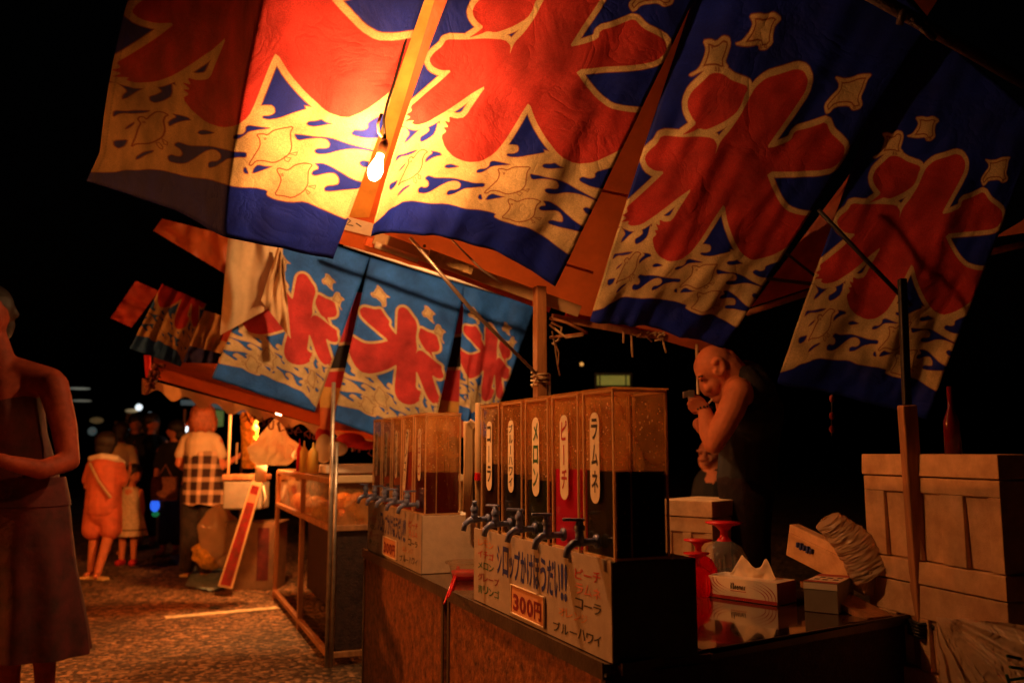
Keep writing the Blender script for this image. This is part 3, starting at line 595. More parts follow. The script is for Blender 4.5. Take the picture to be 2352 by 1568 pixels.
for bp_, lb in ((BULB2, 'bare bulb under the far awning, mostly hidden by its orange edge'), (BULB3, 'bare bulb between the two stalls, hidden behind the bright banners'), (FILL_BULB, 'added fill bulb, out of view left of the picture')):
    b2 = thing('bare_bulb', bp_, lb, 'light bulb')
    MB().lathe(bp_, [(0, -.038), (.013, -.034), (.022, -.018), (.024, 0), (.019, .02), (.013, .04), (.012, .055)], 16).build('glass', M_glow, b2, True)
    MB().lathe(bp_, [(.0135, .055), (.0145, .095), (0, .10)], 12).build('socket', MATS['brown_socket'], b2, True)
    if bp_ is FILL_BULB: MB().lathe(bp_, [(.03, .10), (.07, .085), (.16, .02), (.21, -.028)], 28).build('added_light_shield', M_trim, b2, True)  # added shield keeps the fill lamp's light off the folded banner
    MB().tube([bp_ + UP * .1, bp_ + UP * 1.2], .004, 6).build('cord', M_black, b2, True)

# ------------------------------------------------------------------ counter and dark side table
ZC = 0.704; XS = 0.969
ct = thing('syrup_counter', (1.08, 3.0, 0), 'rust stained metal counter under both rows of syrup tanks', 'counter')
MB().box(.955, 1.235, 1.80, 4.27, ZC - .022, ZC).build('counter_top', M_table, ct, bevel=.002)
MB().box(.950, .9545, 1.80, 4.27, ZC - .035, ZC + .003).build('edge_trim', M_trim, ct)
for y0, y1 in ((1.80, 2.955), (2.995, 4.262)):
    MB().box(.963, .975, y0, y1, .06, ZC - .036).build('front_panel', M_rust, ct, bevel=.002)
    for y in (y0 + .012, y1 - .012): MB().box(.958, .9625, y - .01, y + .01, .05, ZC - .036).build('panel_rail', M_trim, ct)
MB().box(.976, 1.235, 1.81, 1.83, .05, ZC - .023).build('end_panel', M_apron, ct)
MB().box(.976, 1.235, 4.235, 4.26, .05, ZC - .023).build('end_panel', M_apron, ct)
for y in (1.86, 2.96, 4.2): MB().box(1.19, 1.22, y, y + .03, 0, ZC - .023).build('leg', M_trim, ct)
tb_ = thing('side_table', onz(1800, 1440, ZC) * 1.0 - Vector((0, 0, ZC)), 'glossy dark varnished table holding the tissue box and glasses', 'table')
A1 = onz(1412, 1520, ZC); A1 = Vector((.985, 1.778, ZC)); A2 = onz(2118, 1407, ZC); A3 = Vector((1.98, 3.15, ZC)); A4 = Vector((1.24, 3.15, ZC)); A5 = Vector((1.24, 1.795, ZC)); A6 = Vector((.985, 1.796, ZC))
MB().prism([p - UP * .02 for p in (A1, A2, A3, A4, A5, A6)], UP * .02).build('table_top', M_table, tb_, bevel=.002)
dx = (A2 - A1).normalized(); ny_ = UP.cross(dx)
fr = MB(); fr.prism([A1 - ny_ * .006 - UP * .022, A2 - ny_ * .006 - UP * .022, A2 - UP * .022, A1 - UP * .022], UP * .026); fr.build('edge_strip', M_trim, tb_)
MB().prism([A1 + ny_ * .02 - UP * .30, A2 - dx * .06 + ny_ * .02 - UP * .30, A2 - dx * .06 + ny_ * .02 - UP * .0215, A1 + ny_ * .02 - UP * .0215], ny_ * .012).build('apron_board', M_apron, tb_)
MB().prism([A1 + ny_ * .02 - UP * .70, A2 - dx * .06 + ny_ * .02 - UP * .70, A2 - dx * .06 + ny_ * .02 - UP * .31, A1 + ny_ * .02 - UP * .31], ny_ * .010).build('lower_board', M_black, tb_)
sc_ = MB()
for k in range(26):
    c = A1 + dx * (.72 + .37 * random.random()) - UP * random.uniform(.035, .05) + ny_ * .004; sc_.ell(c, (.012, .006, .006), 6)
for c, nm in ((A2 - dx * .03 + ny_ * .02, 'leg'), (A3 + Vector((-.05, -.05, 0)), 'leg'), (A1 + dx * .05 + ny_ * .04, 'leg'), (A4 + Vector((.05, -.05, 0)), 'leg')):
    MB().box(c.x - .018, c.x + .018, c.y, c.y + .036, 0, ZC - .021).build('leg', M_black, tb_)

# ------------------------------------------------------------------ syrup stands with sign, taps and tanks
def sgp(zx, zy, yo=0.0):                          # pixel of the sign close-up -> point on the sign face
    p = onx(795.8 + .2757 * zx, 1090.5 + .2757 * zy, XS); return Vector((XS, p.y + yo, p.z))
ZB = 0.926
def line_text(mb, s, p0, p1, h, yo, bold=.012, gap=.12, jit=.06):
    """hand-lettered line along the sign from p0 to p1 (baseline), letter height h given as a vector in close-up pixels"""
    n = len(s)
    for k, ch in enumerate(s):
        a0, a1 = (k + gap / 2) / n, (k + 1 - gap / 2) / n; j = random.uniform(-jit, jit)
        q0 = sgp(p0[0] + (p1[0] - p0[0]) * a0, p0[1] + (p1[1] - p0[1]) * a0, yo); q1 = sgp(p0[0] + (p1[0] - p0[0]) * a1, p0[1] + (p1[1] - p0[1]) * a1, yo)
        t0 = sgp(p0[0] + (p1[0] - p0[0]) * a0, p0[1] + (p1[1] - p0[1]) * a0 - h, yo)
        up_ = t0 - q0; ex = q1 - q0
        if ch == 'ー': q0 = q0 + up_ * (.42 + j); up_ = up_ * .14
        put_glyph(mb, ch, q0 + up_ * j, ex, up_ * (1 + j), bold, shear=random.uniform(-.06, .1))
def stand(yo, label, boardmat, ):
    t = thing('syrup_stand', (1.08, 2.25 + yo, ZC), label, 'stand', 'stands of the syrup tanks')
    MB().box(XS + .006, 1.20, 1.793 + yo, 2.712 + yo, ZC + .001, ZB).build('box', boardmat, t, bevel=.002)
    sgn = MB().box(XS + .0015, XS + .0055, 1.791 + yo, 2.714 + yo, ZC + .002, ZB + .004).build('sign_sheet', M_sign, t)
    def ink(c, fn, nm='lettering'):
        mb = MB(); fn(mb)
        for v in mb.v: v.x = XS + .0005
        mb.build(nm, INK[c], sgn)
    def title(mb):
        s = 'シロップかけほうだい!!'; xs_ = [1252, 1298, 1352, 1396, 1448, 1502, 1556, 1612, 1668, 1728, 1782, 1812, 1842]
        top = lambda x: 575 + (x - 1250) * .29; bot = lambda x: 815 + (x - 1250) * .42
        for k, ch in enumerate(s):
            a, b = xs_[k], xs_[k + 1] - 7 if k + 1 < len(xs_) else xs_[k] + 24
            o = sgp(a, bot(a), yo); put_glyph(mb, ch, o, sgp(b, bot(b), yo) - o, sgp(a, top(a) + (70 if ch == 'ッ' else 0), yo) - o, .022, shear=random.uniform(-.05, .08))
    ink('blue', title)
    ink('orange', lambda mb: line_text(mb, 'レモン', (1092, 580), (1225, 622), 55, yo))
    ink('red', lambda mb: line_text(mb, 'イチゴ', (1090, 672), (1225, 716), 62, yo))
    ink('green', lambda mb: line_text(mb, 'メロン', (1090, 768), (1225, 812), 58, yo))
    ink('crimson', lambda mb: line_text(mb, 'グレープ', (1090, 870), (1270, 928), 66, yo))
    ink('green', lambda mb: line_text(mb, '青リンゴ', (1090, 968), (1272, 1036), 66, yo))
    ink('red', lambda mb: line_text(mb, 'ピーチ', (1896, 850), (2118, 915), 92, yo))
    ink('pink', lambda mb: line_text(mb, 'ラムネ', (1896, 978), (2120, 1048), 88, yo))
    ink('black', lambda mb: line_text(mb, 'コーラ', (1896, 1102), (2122, 1178), 90, yo))
    ink('orange', lambda mb: line_text(mb, 'オレンジ', (1760, 1160), (2010, 1250), 70, yo, bold=.0))
    ink('black', lambda mb: line_text(mb, 'ブルーハワイ', (1715, 1285), (2126, 1440), 88, yo))
    pc = MB(); q = [sgp(*z, yo) for z in ((1382, 1142), (1656, 1268), (1656, 1016), (1382, 908))]
    for p in q: p.x = XS
    pc.prism([p - Vector((.003, 0, 0)) for p in q], (.0033, 0, 0)); card = pc.build('price_card', M_pricepaper, t)
    rim = MB(); 
    for i in range(4): rim.tube([q[i] - Vector((.004, 0, 0)), q[(i + 1) % 4] - Vector((.004, 0, 0))], .0025, 5)
    rim.build('border', M_paper, card)
    mb = MB(); xs_ = [1400, 1452, 1512, 1572, 1640]
    for k, ch in enumerate('300円'):
        a, b = xs_[k], xs_[k + 1] - 8; o = sgp(a, 1118 + (a - 1400) * .46, yo); put_glyph(mb, ch, o, sgp(b, 1118 + (b - 1400) * .46, yo) - o, sgp(a, 980 + (a - 1400) * .38, yo) - o, .035)
    for v in mb.v: v.x = XS - .0042
    mb.build('price_lettering', INK['crimson'], card)
    return t
stand(0.0, 'near syrup stand with large blue letters and a 300 yen card', M_boardgreen_shade)
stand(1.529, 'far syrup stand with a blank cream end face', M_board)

TANKW, TANKD, TZ0, TZ1 = .152, .143, .9275, 1.322
def syrup(name, c, tr_=.4, rough=.12):
    return mat(name, c, rough, var=.1, scale=6, bump=0, trans=tr_)
def tank(y, name_txt, lvl, liquid, ink, label, tilt=0.0, lever=0.0, yl=.5, group=None, inner=None, lblw=.048, lblen=.17):
    x0, x1, y0, y1 = .985, .985 + TANKD, y, y + TANKW; w = .004
    t = thing('syrup_tank', ((x0 + x1) / 2, (y0 + y1) / 2, TZ0), label, 'tank', group)
    b = MB()
    for bx in ((x0, x0 + w, y0, y1), (x1 - w, x1, y0, y1), (x0 + w, x1 - w, y0, y0 + w), (x0 + w, x1 - w, y1 - w, y1)): 
        # a wall is one sheet here: outer face plus thin edge
        xa, xb, ya, yb = bx
        for za, zb_, mi in ((TZ0, TZ0 + (TZ1 - TZ0) * lvl, 1), (TZ0 + (TZ1 - TZ0) * lvl, TZ1, 0)):      # wet and clear below the level, hazy above
            if xb - xa < yb - ya: x_ = (xa + xb) / 2; b.add([(x_, y0, za), (x_, y1, za), (x_, y1, zb_), (x_, y0, zb_)], [(0, 1, 2, 3)], mi)
            else: y_ = (ya + yb) / 2; b.add([(x0 + .002, y_, za), (x1 - .002, y_, za), (x1 - .002, y_, zb_), (x0 + .002, y_, zb_)], [(0, 1, 2, 3)], mi)
    b.build('acrylic_walls', [M_acr, M_wet], t)
    e = MB()
    for cx, cy in ((x0, y0), (x1, y0), (x0, y1), (x1, y1)): e.box(cx - .0025, cx + .0025, cy - .0025, cy + .0025, TZ0, TZ1)
    for z in (TZ0 + .0035, TZ1 - .003):
        for ya in (y0, y1): e.box(x0 + .003, x1 - .003, ya - .0024, ya + .0024, z - .003, z + .003)
        for xa in (x0, x1): e.box(xa - .0024, xa + .0024, y0 + .003, y1 - .003, z - .003, z + .003)
    # two glued corner strips seen through the walls
    e.box(x0 + .045, x0 + .049, y0 + .004, y0 + .007, TZ0, TZ1 - .012)
    e.build('glued_edges', M_acrframe, t)
    l = MB(); l.box(x0 - .006, x1 + .006, y0 - .004, y1 + .004, TZ1 + .001, TZ1 + .005); l.build('lid', M_lid, t)
    zl = TZ0 + (TZ1 - TZ0) * lvl
    MB().box(x0 + .005, x1 - .005, y0 + .005, y1 - .005, TZ0 + .006, zl).build('syrup', liquid, t)
    d = MB()
    rr = random.Random(int(y * 1000))
    for k in range(80):
        z = rr.uniform(zl + .01, TZ1 - .01); s = rr.choice((.0009, .0013, .0013, .0022))
        if rr.random() < .55: d.ell((rr.uniform(x0 + .006, x1 - .006), y0 - .0002, z), (s, s * .5, s * 1.3), 6)
        else: d.ell((x0 + .001, rr.uniform(y0 + .006, y1 - .006), z), (s * .5, s, s * 1.3), 6)
    tag(d.build('droplets', M_drop, t, True), None, None, None, 'stuff')
    # label strip on the front
    yc = y0 + TANKW * (1 - yl); zt = TZ1 - .075; zb = zt - lblen; s = MB(); hw = lblw / 2; pts = []
    for k in range(9): a = math.pi * k / 8; pts.append((yc + hw * math.cos(a), zt + hw * math.sin(a)))
    for k in range(9): a = math.pi + math.pi * k / 8; pts.append((yc + hw * math.cos(a), zb + hw * math.sin(a)))
    ro = lambda yy_, zz_: (yc + (yy_ - yc) * math.cos(tilt) - (zz_ - zt) * math.sin(tilt), zt + (yy_ - yc) * math.sin(tilt) + (zz_ - zt) * math.cos(tilt))
    xl = x0 - .004
    s.prism([(xl, *ro(*p)) for p in pts], (.001, 0, 0)); lab = s.build('label_strip', M_paper, t)
    g_ = MB(); n = len(name_txt); step = (zt - zb + .018) / n
    for k, ch in enumerate(name_txt):
        za = zt + .009 - step * k; hh = step * .82; ww = hw * 1.25; 
        if ch == 'ー': ww = hw * .22
        c0 = Vector((xl - .0006, *ro(yc + ww / 2 * 1.1, za - hh))); cx = Vector((xl - .0006, *ro(yc - ww / 2 * 1.1, za - hh))) - c0; cy = Vector((xl - .0006, *ro(yc + ww / 2 * 1.1, za))) - c0
        put_glyph(g_, ch, c0, cx, cy, .02, rot90=(ch == 'ー'), shear=random.uniform(-.05, .1))
    g_.build('label_lettering', ink, lab)
    # tap
    ty, tz = (y0 + y1) / 2, TZ0 + .038
    tp_ = MB()
    tp_.tube([(x0 - .003, ty, tz), (x0 - .03, ty, tz), (x0 - .055, ty, tz)], [.009, .008, .011], 12)
    tp_.tube([(x0 - .05, ty, tz), (x0 - .068, ty, tz - .002), (x0 - .083, ty, tz - .014), (x0 - .088, ty, tz - .034)], [.010, .0095, .009, .008], 12)
    tp_.tube([(x0 - .052, ty, tz), (x0 - .052, ty, tz + .026)], [.0115, .010], 12)
    tap = tp_.build('tap', M_tap, t, True)
    MB().lathe((x0 - .004, ty, tz), [(.006, 0), (.016, 0), (.017, .006), (.010, .010)], 14, (-1, 0, 0)).build('washer', M_tap, tap, True)
    MB().lathe((x0 - .052, ty, tz + .026), [(.0125, 0), (.0135, .010), (.010, .014), (.007, .026), (0, .028)], 14).build('collar', M_tap, tap, True)
    k = MB(); dirv = Vector((math.cos(lever), math.sin(lever), 0)); c = Vector((x0 - .052, ty, tz + .052)); sd = Vector((-dirv.y, dirv.x, 0))
    k.obox(c + dirv * .014, dirv * .026, sd * .007, UP * .0035); k.build('lever', M_tap, tap, bevel=.002)
    return t
SY = [1.797 + .1835 * k for k in range(5)]
L_dark = syrup('black_green_syrup', (0.012, 0.022, 0.010), .2); L_cola = syrup('cola_syrup', (0.03, 0.012, 0.008), .2); L_blue = syrup('blue_syrup', (0.006, 0.016, 0.03), .2)
L_mel = syrup('melon_syrup', (0.010, 0.026, 0.012), .2); L_peach = syrup('peach_syrup', (0.92, 0.03, 0.16), .5); L_str = syrup('strawberry_syrup', (0.13, 0.008, 0.014), .4); L_red = syrup('mango_syrup', (0.55, 0.05, 0.03), .5)
GT = 'syrup tanks on the near stand'; GF = 'syrup tanks on the far stand'
tank(SY[0], 'ラムネ', .515, L_dark, INK['black'], 'nearest syrup tank, half full of black green syrup', lever=2.6, group=GT, yl=.42)
tank(SY[1], 'ピーチ', .515, L_peach, INK['red'], 'syrup tank with bright pink peach syrup and red lettering', lever=2.9, group=GT)
tank(SY[2], 'メロン', .43, L_mel, INK['green'], 'syrup tank with green lettering, left of the pink one', lever=2.2, group=GT)
tank(SY[3], 'ブルーハワイ', .46, L_blue, INK['black'], 'syrup tank with the five letter small label, dark blue syrup', lever=1.9, group=GT, lblw=.044)
tank(SY[4], 'コーラ', .53, L_cola, INK['black'], 'farthest tank of the near stand, dark cola syrup', lever=1.2, group=GT)
SF = [y + 1.529 for y in SY]
tank(SF[0], 'イチゴ', .42, L_str, INK['red'], 'nearest tank of the far stand with dark crimson syrup', lever=.3, group=GF, lblw=.038)
tank(SF[1], 'マンゴー', .62, L_red, INK['black'], 'far stand tank with red syrup and a crooked hanging label', lever=2.4, group=GF, tilt=.2, lblw=.042, lblen=.22)
tank(SF[2], 'オレンジ', .40, L_cola, INK['black'], 'middle tank of the far stand, brown syrup', lever=.9, group=GF, lblw=.038)
tank(SF[3], 'レモン', .55, L_mel, INK['green'], 'fourth tank of the far stand with dark green syrup', lever=.2, group=GF, lblw=.038)
tank(SF[4], 'グレープ', .50, L_blue, INK['black'], 'last tank of the far stand beside the yakisoba case', lever=2.0, group=GF, lblw=.038)
# ------------------------------------------------------------------ things between and behind the tanks
kc = onz(1068, 1330, ZC)
t = thing('dish', kc, 'clear plastic tub of red syrup on the counter between the stands', 'tub')
MB().lathe(kc + UP * .002, [(0, 0), (.045, 0), (.052, .03), (0, .03)], 20).build('red_syrup', M_redpl, t, True)
MB().lathe(kc + UP * .001, [(0, -.0005), (.047, 0), (.060, .055), (.075, .06), (.075, .064), (.058, .060)], 28).build('tub', M_glassclear, t, True)
bs = MB()
for k, (u0, v0, u1, v1, r) in enumerate(((1010, 1340, 1050, 1395, .004), (1000, 1355, 1036, 1402, .003))): bs.tube([onz(u0 + 60, v0 - 80, ZC + .03), onz(u0 + 20, v0 + 30, ZC + .008)], r, 6)
tag(bs.build('straws', M_redpl, None, True), 'pink straws lying by the clear tub of red syrup', 'straws')
# wooden rack of poles standing between the two groups
for k, (u0, v0, u1, v1, r, d, lb) in enumerate(((1100, 1280, 1098, 925, .011, 3.2, 'slim pale stake just left of the near tanks'), (1078, 1200, 1072, 968, .014, 3.4, 'bent bamboo stake right of the far tanks'))):
    bar('wooden_stake', [P(u0, v0, d), P((u0 + u1) / 2 - 2, (v0 + v1) / 2, d), P(u1, v1, d)], r, M_woodpale, lb, 'stake')
bg_ = thing('cord_bundle', P(1082, 1000, 3.38), 'bundle of pale cords looped over a stake between the tank groups', 'cords')
for k in range(5):
    MB().tube([P(1066 + 3 * k, 1175, 3.37), P(1068 + 4 * k, 1080, 3.36), P(1072 + 3 * k, 975 + 3 * k, 3.35), P(1080 + 3 * k, 964 + 2 * k, 3.35), P(1089 + 2 * k, 985, 3.36), P(1092 + 2 * k, 1100, 3.37)], .006, 6).build('cord', M_woodpale, bg_, True)
rb_ = tag(MB().tube([P(1098, 1102, 3.18), P(1100, 1086, 3.18)], .0145, 10).build('red_band', M_redpl), 'red tape band on the slim pale stake', 'tape')

# tissue box
K1, K2, K3 = onz(1622, 1369, ZC), onz(1786, 1392, ZC), onz(1838, 1374, ZC)
kx = K2 - K1; ky = (K3 - K2); ky = (ky - kx * ky.dot(kx) / kx.length_squared); ky = ky.normalized() * .115; kh = UP * .068
t = thing('tissue_box', (K1 + K2 + ky) / 2 * 1.0 if False else (K1 + K2) / 2, 'white tissue box with red curves and a pulled tissue on the dark table', 'tissue box')
M_kw = mat('white_carton', (.80, .70, .54), .45, var=.06, bump=0); M_kr = mat('red_carton_print', (.40, .03, .025), .45, var=.1, bump=0); M_kd = mat('dark_carton_end', (.20, .02, .02), .45, bump=0)
MB().prism([K1 + UP * .001, K2 + UP * .001, K2 + ky + UP * .001, K1 + ky + UP * .001], kh).build('carton', M_kw, t, bevel=.0015)
kn_ = kx.normalized().cross(UP); kn_ = kn_ if kn_.dot(O - K1) > 0 else -kn_
fc = lambda a, b, e=.0012: K1 + kx * a + kh * b + kn_ * e + UP * .001
MB().prism([fc(0.005, .02), fc(.995, .02), fc(.995, .17), fc(.005, .17)], kn_ * .0004).build('red_band', M_kr, t)
for k in range(4):
    for sgn in (0, 1):
        st = MB(); pts = []
        for i in range(9):
            f = i / 8; b = .97 - (.78 - .09 * k) * f ** .8; a = .02 + .045 * k + .21 * f ** 2.2
            pts.append((1 - a, 1.14 - b) if sgn else (a, b))
        for i in range(8):
            w = .020 * (1 - abs(i - 3.5) / 5)
            (a0, b0), (a1, b1_) = pts[i], pts[i + 1]; st.add([fc(a0 - w / 2, b0, .0014), fc(a0 + w / 2, b0, .0014), fc(a1 + w / 2, b1_, .0014), fc(a1 - w / 2, b1_, .0014)], [(0, 1, 2, 3)])
        st.build('red_curve', M_kr, t)
kt = MB(); s_ = 'Kleenex'; wd = [.9, .4, .75, .75, .8, .75, .75]; x = .36
for ch, w in zip(s_, wd):
    ww = .034 * w; hh = .30 if ch in 'Kl' else .19; put_glyph(kt, ch, fc(x, .50, .0016), kx * ww, kh * hh, .02, shear=.28); x += ww + .006
kt.build('lettering', INK['black'], t)
MB().prism([fc(.36, .42), fc(.58, .42), fc(.58, .445), fc(.36, .445)], kn_ * .0003).build('underline', M_kr, t)
ke = kx.normalized(); MB().prism([K2 + ke * .0012 + UP * .002, K2 + ky + ke * .0012 + UP * .002, K2 + ky + ke * .0012 + kh, K2 + ke * .0012 + kh], ke * .0004).build('red_end', M_kd, t)
ts = MB()
def tis(a, b):
    base = K1 + kx * (.22 + .62 * a) + ky * .5 + kh
    hgt = sum(np.interp(min(1, max(0, a + dd)), [0, .08, .22, .45, .66, .76, .82, .90, 1], [.0, .035, .070, .050, .030, .036, .070, .050, .0]) for dd in (-.03, -.015, 0, .015, .03)) / 5
    return base + UP * (hgt * b + .001) + ky * (.06 * math.sin(a * 9) * b + .10 * noise.noise(Vector((a * 5, b * 2, 3)))) + kx * (.03 * b * math.sin(a * 7))
ts.grid(tis, 40, 10); tso = ts.build('tissue', mat('tissue_paper', (.85, .74, .56), .9, var=.05, bump=.5, bscale=30, trans=.3), t, True)
# small red and white packet
S1, S2 = onz(1848, 1403, ZC), onz(1926, 1411, ZC); sx = S2 - S1; sy = UP.cross(sx.normalized()) * .19; sh = UP * .086
t = thing('small_carton', (S1 + S2) / 2, 'small grey carton with a red and white spotted top beside the tissue box', 'carton')
MB().prism([S1 + UP * .001, S2 + UP * .001, S2 + sy + UP * .001, S1 + sy + UP * .001], sh).build('box', mat('grey_green_carton', (.24, .21, .16), .5, var=.2, bump=0), t, bevel=.0015)
tp2 = lambda a, b, e=.0022: S1 + sx * a + sy * b + sh + UP * e
MB().prism([tp2(.01, .01, .0015), tp2(.99, .01, .0015), tp2(.99, .99, .0015), tp2(.01, .99, .0015)], UP * .0006).build('top_print', M_kw, t)
rs = MB()
rs.prism([tp2(0, .0), tp2(1, .0), tp2(1, .14), tp2(0, .14)], UP * .0004); rs.prism([tp2(0, .72), tp2(1, .72), tp2(1, .98), tp2(0, .98)], UP * .0004)
rs.build('red_print', M_kr, t)
bk = MB()
for a, b in ((.15, .3), (.4, .28), (.45, .5), (.7, .33), (.2, .55), (.72, .55)): bk.prism([tp2(a, b), tp2(a + .16, b), tp2(a + .16, b + .10), tp2(a, b + .10)], UP * .0004)
bk.build('dark_spots', INK['black'], t)
sn = -UP.cross(sx.normalized())
MB().prism([S1 + sn * .0012 + sh * .78, S2 + sn * .0012 + sh * .78, S2 + sn * .0012 + sh * .99, S1 + sn * .0012 + sh * .99], sn * .0004).build('pale_band', M_paper, t)
# upside-down goblets on the table
def goblet(u, v, sc, m_foot, m_bowl, label):
    b = onz(u, v, ZC); t = thing('goblet', b, label, 'glass', 'upside-down dessert glasses')
    MB().lathe(b + UP * .001, [(.052 * sc, 0), (.058 * sc, .03 * sc), (.056 * sc, .06 * sc), (.044 * sc, .085 * sc), (.020 * sc, .10 * sc)], 26).build('bowl', m_bowl, t, True)
    r = MB()
    for k in range(13):
        a = 2 * math.pi * k / 13; r.tube([b + Vector((math.cos(a) * q * sc, math.sin(a) * q * sc, h * sc)) for q, h in ((.0525, .005), (.0585, .03), (.0565, .06))], .0025 * sc, 5)
    r.build('ribs', m_bowl, t, True)
    MB().lathe(b, [(.020 * sc, .10 * sc), (.011 * sc, .112 * sc), (.010 * sc, .125 * sc), (.022 * sc, .138 * sc), (.046 * sc, .145 * sc), (.048 * sc, .149 * sc), (0, .150 * sc)], 26).build('foot', m_foot, t, True)
    return t
goblet(1666, 1332, 1.42, M_redpl, M_glassclear, 'largest upside-down dessert glass with a red foot')
goblet(1606, 1345, 1.08, M_redpl, M_glassred, 'smaller upside-down red dessert glass left of the largest')
goblet(1572, 1304, 1.40, M_black, M_glassclear, 'upside-down dessert glass with a dark foot beside the near tank')
goblet(1602, 1366, .92, M_redpl, M_glassred, 'low red dessert glass just left of the tissue box')
# foam boxes
def foam(name, a, b, dep, z0, z1, label, lid=True, recess=(), group=None, m=None):
    a, b = Vector((a.x, a.y, 0)), Vector((b.x, b.y, 0)); e = (b - a).normalized(); f = UP.cross(e)   # f: into the box
    if f.dot(Vector((O.x, O.y, 0)) - a) > 0: f = -f
    L = (b - a).length; t = thing(name, (a + b) / 2 + UP * z0, label, 'foam box', group); m = m or M_foam
    zl = z1 - .062 if lid else z1
    dpo = .014
    fp = lambda s, d, z: a + e * s + f * d + UP * z
    body = MB(); body.hexa([fp(.008, .008, z0), fp(L - .008, .008, z0), fp(L - .008, dep - .008, z0), fp(.008, dep - .008, z0), fp(0, 0, zl - .004), fp(L, 0, zl - .004), fp(L, dep, zl - .004), fp(0, dep, zl - .004)]); bo = body.build('box', m, t, bevel=.003)
    if lid:
        MB().hexa([fp(-.004, -.012, zl), fp(L + .004, -.012, zl), fp(L + .006, dep + .006, zl), fp(-.006, dep + .006, zl), fp(-.002, -.010, z1), fp(L + .002, -.010, z1), fp(L + .004, dep + .004, z1), fp(-.004, dep + .004, z1)]).build('lid', m, t, bevel=.003)
    if recess:
        ztop = z0 + (zl - z0) * recess[0][3]; sk = MB(); dp = .008; edges = [0.0]
        for s0, s1, h0, h1 in recess: edges += [s0, s1]
        edges.append(L)
        for k in range(0, len(edges), 2): sk.hexa([fp(edges[k], -dp, z0), fp(edges[k + 1], -dp, z0), fp(edges[k + 1], .012, z0), fp(edges[k], .012, z0), fp(edges[k], -dp, ztop), fp(edges[k + 1], -dp, ztop), fp(edges[k + 1], .012, ztop), fp(edges[k], .012, ztop)])
        sk.hexa([fp(0, -dp, ztop), fp(L, -dp, ztop), fp(L, .012, ztop), fp(0, .012, ztop), fp(0, -dp, zl - .004), fp(L, -dp, zl - .004), fp(L, .012, zl - .004), fp(0, .012, zl - .004)])
        tag(sk.build('moulded_front', m, t, bevel=.003), None, None, None, 'stuff')
    return t
fa, fb = P(1997, 1270, 2.70), P(2316, 1330, 2.19)
Lf = math.hypot(fb.x - fa.x, fb.y - fa.y)
foam('foam_box', fa, fb, .36, .868, 1.168, 'upper white foam box of the stack at the right', recess=((.09, .20, 0, .80), (.235, .32, .0, .80), (.405, .49, 0, .80)), group='foam boxes stacked at the right')
foam('foam_box', fa, fb, .36, .565, .865, 'lower white foam box of the stack, mostly behind the plastic bag', recess=((.12, .21, 0, .60), (.25, .33, .0, .60), (.42, .49, 0, .60)), group='foam boxes stacked at the right')
foam('foam_box', fa, fb, .36, .262, .562, 'bottom white foam box of the stack, behind the plastic bag', group='foam boxes stacked at the right')
foam('foam_box', fa + Vector((.012, 0, 0)), fb + Vector((.012, 0, 0)), .36, 0.0, .259, 'lowest foam box on the ground under the stack', group='foam boxes stacked at the right')
mk = MB(); 
for ch, u in (('C', 2104), ('D', 2118)): o = P(u, 1200, 2.40); put_glyph(mk, ch, o, P(u + 12, 1202, 2.38) - o, P(u, 1176, 2.40) - o, .01)
# cooler behind the goblets, tilted lid and crates
foam('foam_cooler', P(1520, 1260, 3.5), P(1640, 1262, 3.35), .3, .72, P(1580, 1150, 3.4).z, 'dim white foam cooler behind the dessert glasses', recess=((.05, .10, .1, .7), (.14, .20, .1, .7)))
lb = thing('foam_slab', P(1910, 1290, 2.75), 'tilted white foam slab with faint blue print behind the small carton', 'foam slab')
l0, l1 = P(1826, 1240, 2.95), P(2012, 1330, 2.62); lt = (l1 - l0).normalized(); lup = (UP - lt * UP.dot(lt)).normalized()
MB().obox((l0 + l1) / 2 + FH * .03, lt * (l1 - l0).length / 2, lup * .055, lt.cross(lup) * .02).build('slab', M_foam, lb, bevel=.004)
MB().obox((l0 + l1) / 2 + FH * .01 + lup * .02, lt * (l1 - l0).length / 2, lup * .004, lt.cross(lup) * .02).build('ridge', M_foam, lb)
pm = MB(); 
for k in range(5): pm.obox(l0 + lt * (.03 + .016 * k) - FH * .002 - lup * .005, lt * .004, lup * (.008 + .003 * (k % 2)), lt.cross(lup) * .019)
pm.build('faint_print', INK['blue'], lb)
tag(MB().obox(P(1940, 1378, 2.62), lt * .14, UP * .008, lt.cross(UP) * .05).build('wooden_strip', M_wood, None), 'brown strip of wood lying behind the small carton on the table', 'strip')
wr = thing('wrapped_parcel', P(1950, 1240, 2.72), 'wrinkled plastic wrapped parcel leaning by the foam boxes', 'parcel')
mbp = MB(); pts = [P(1893, 1190, 2.76), P(1915, 1205, 2.74), P(1945, 1232, 2.72), P(1975, 1262, 2.70), P(2000, 1310, 2.68)]
def parc(a, b):
    i = a * 4; k = min(3, int(i)); c = pts[k].lerp(pts[k + 1], i - k); r = np.interp(a, [0, .08, .3, .6, 1], [.012, .042, .046, .058, .07])
    ang = 2 * math.pi * b; r *= 1 + .09 * noise.noise(Vector((a * 13, math.cos(ang) * 2, math.sin(ang) * 2))) + .07 * noise.noise(Vector((a * 50, math.cos(ang) * 2.5, math.sin(ang) * 2.5))) + .05 * noise.noise(Vector((a * 40, math.cos(ang) * 4, math.sin(ang) * 4)))
    ax = (pts[4] - pts[0]).normalized(); s = ax.cross(FH).normalized(); return c + s * r * math.cos(ang) + FH * r * math.sin(ang)
mbp.grid(parc, 120, 40); mbp.build('plastic_wrap', M_bagclear, wr, True)
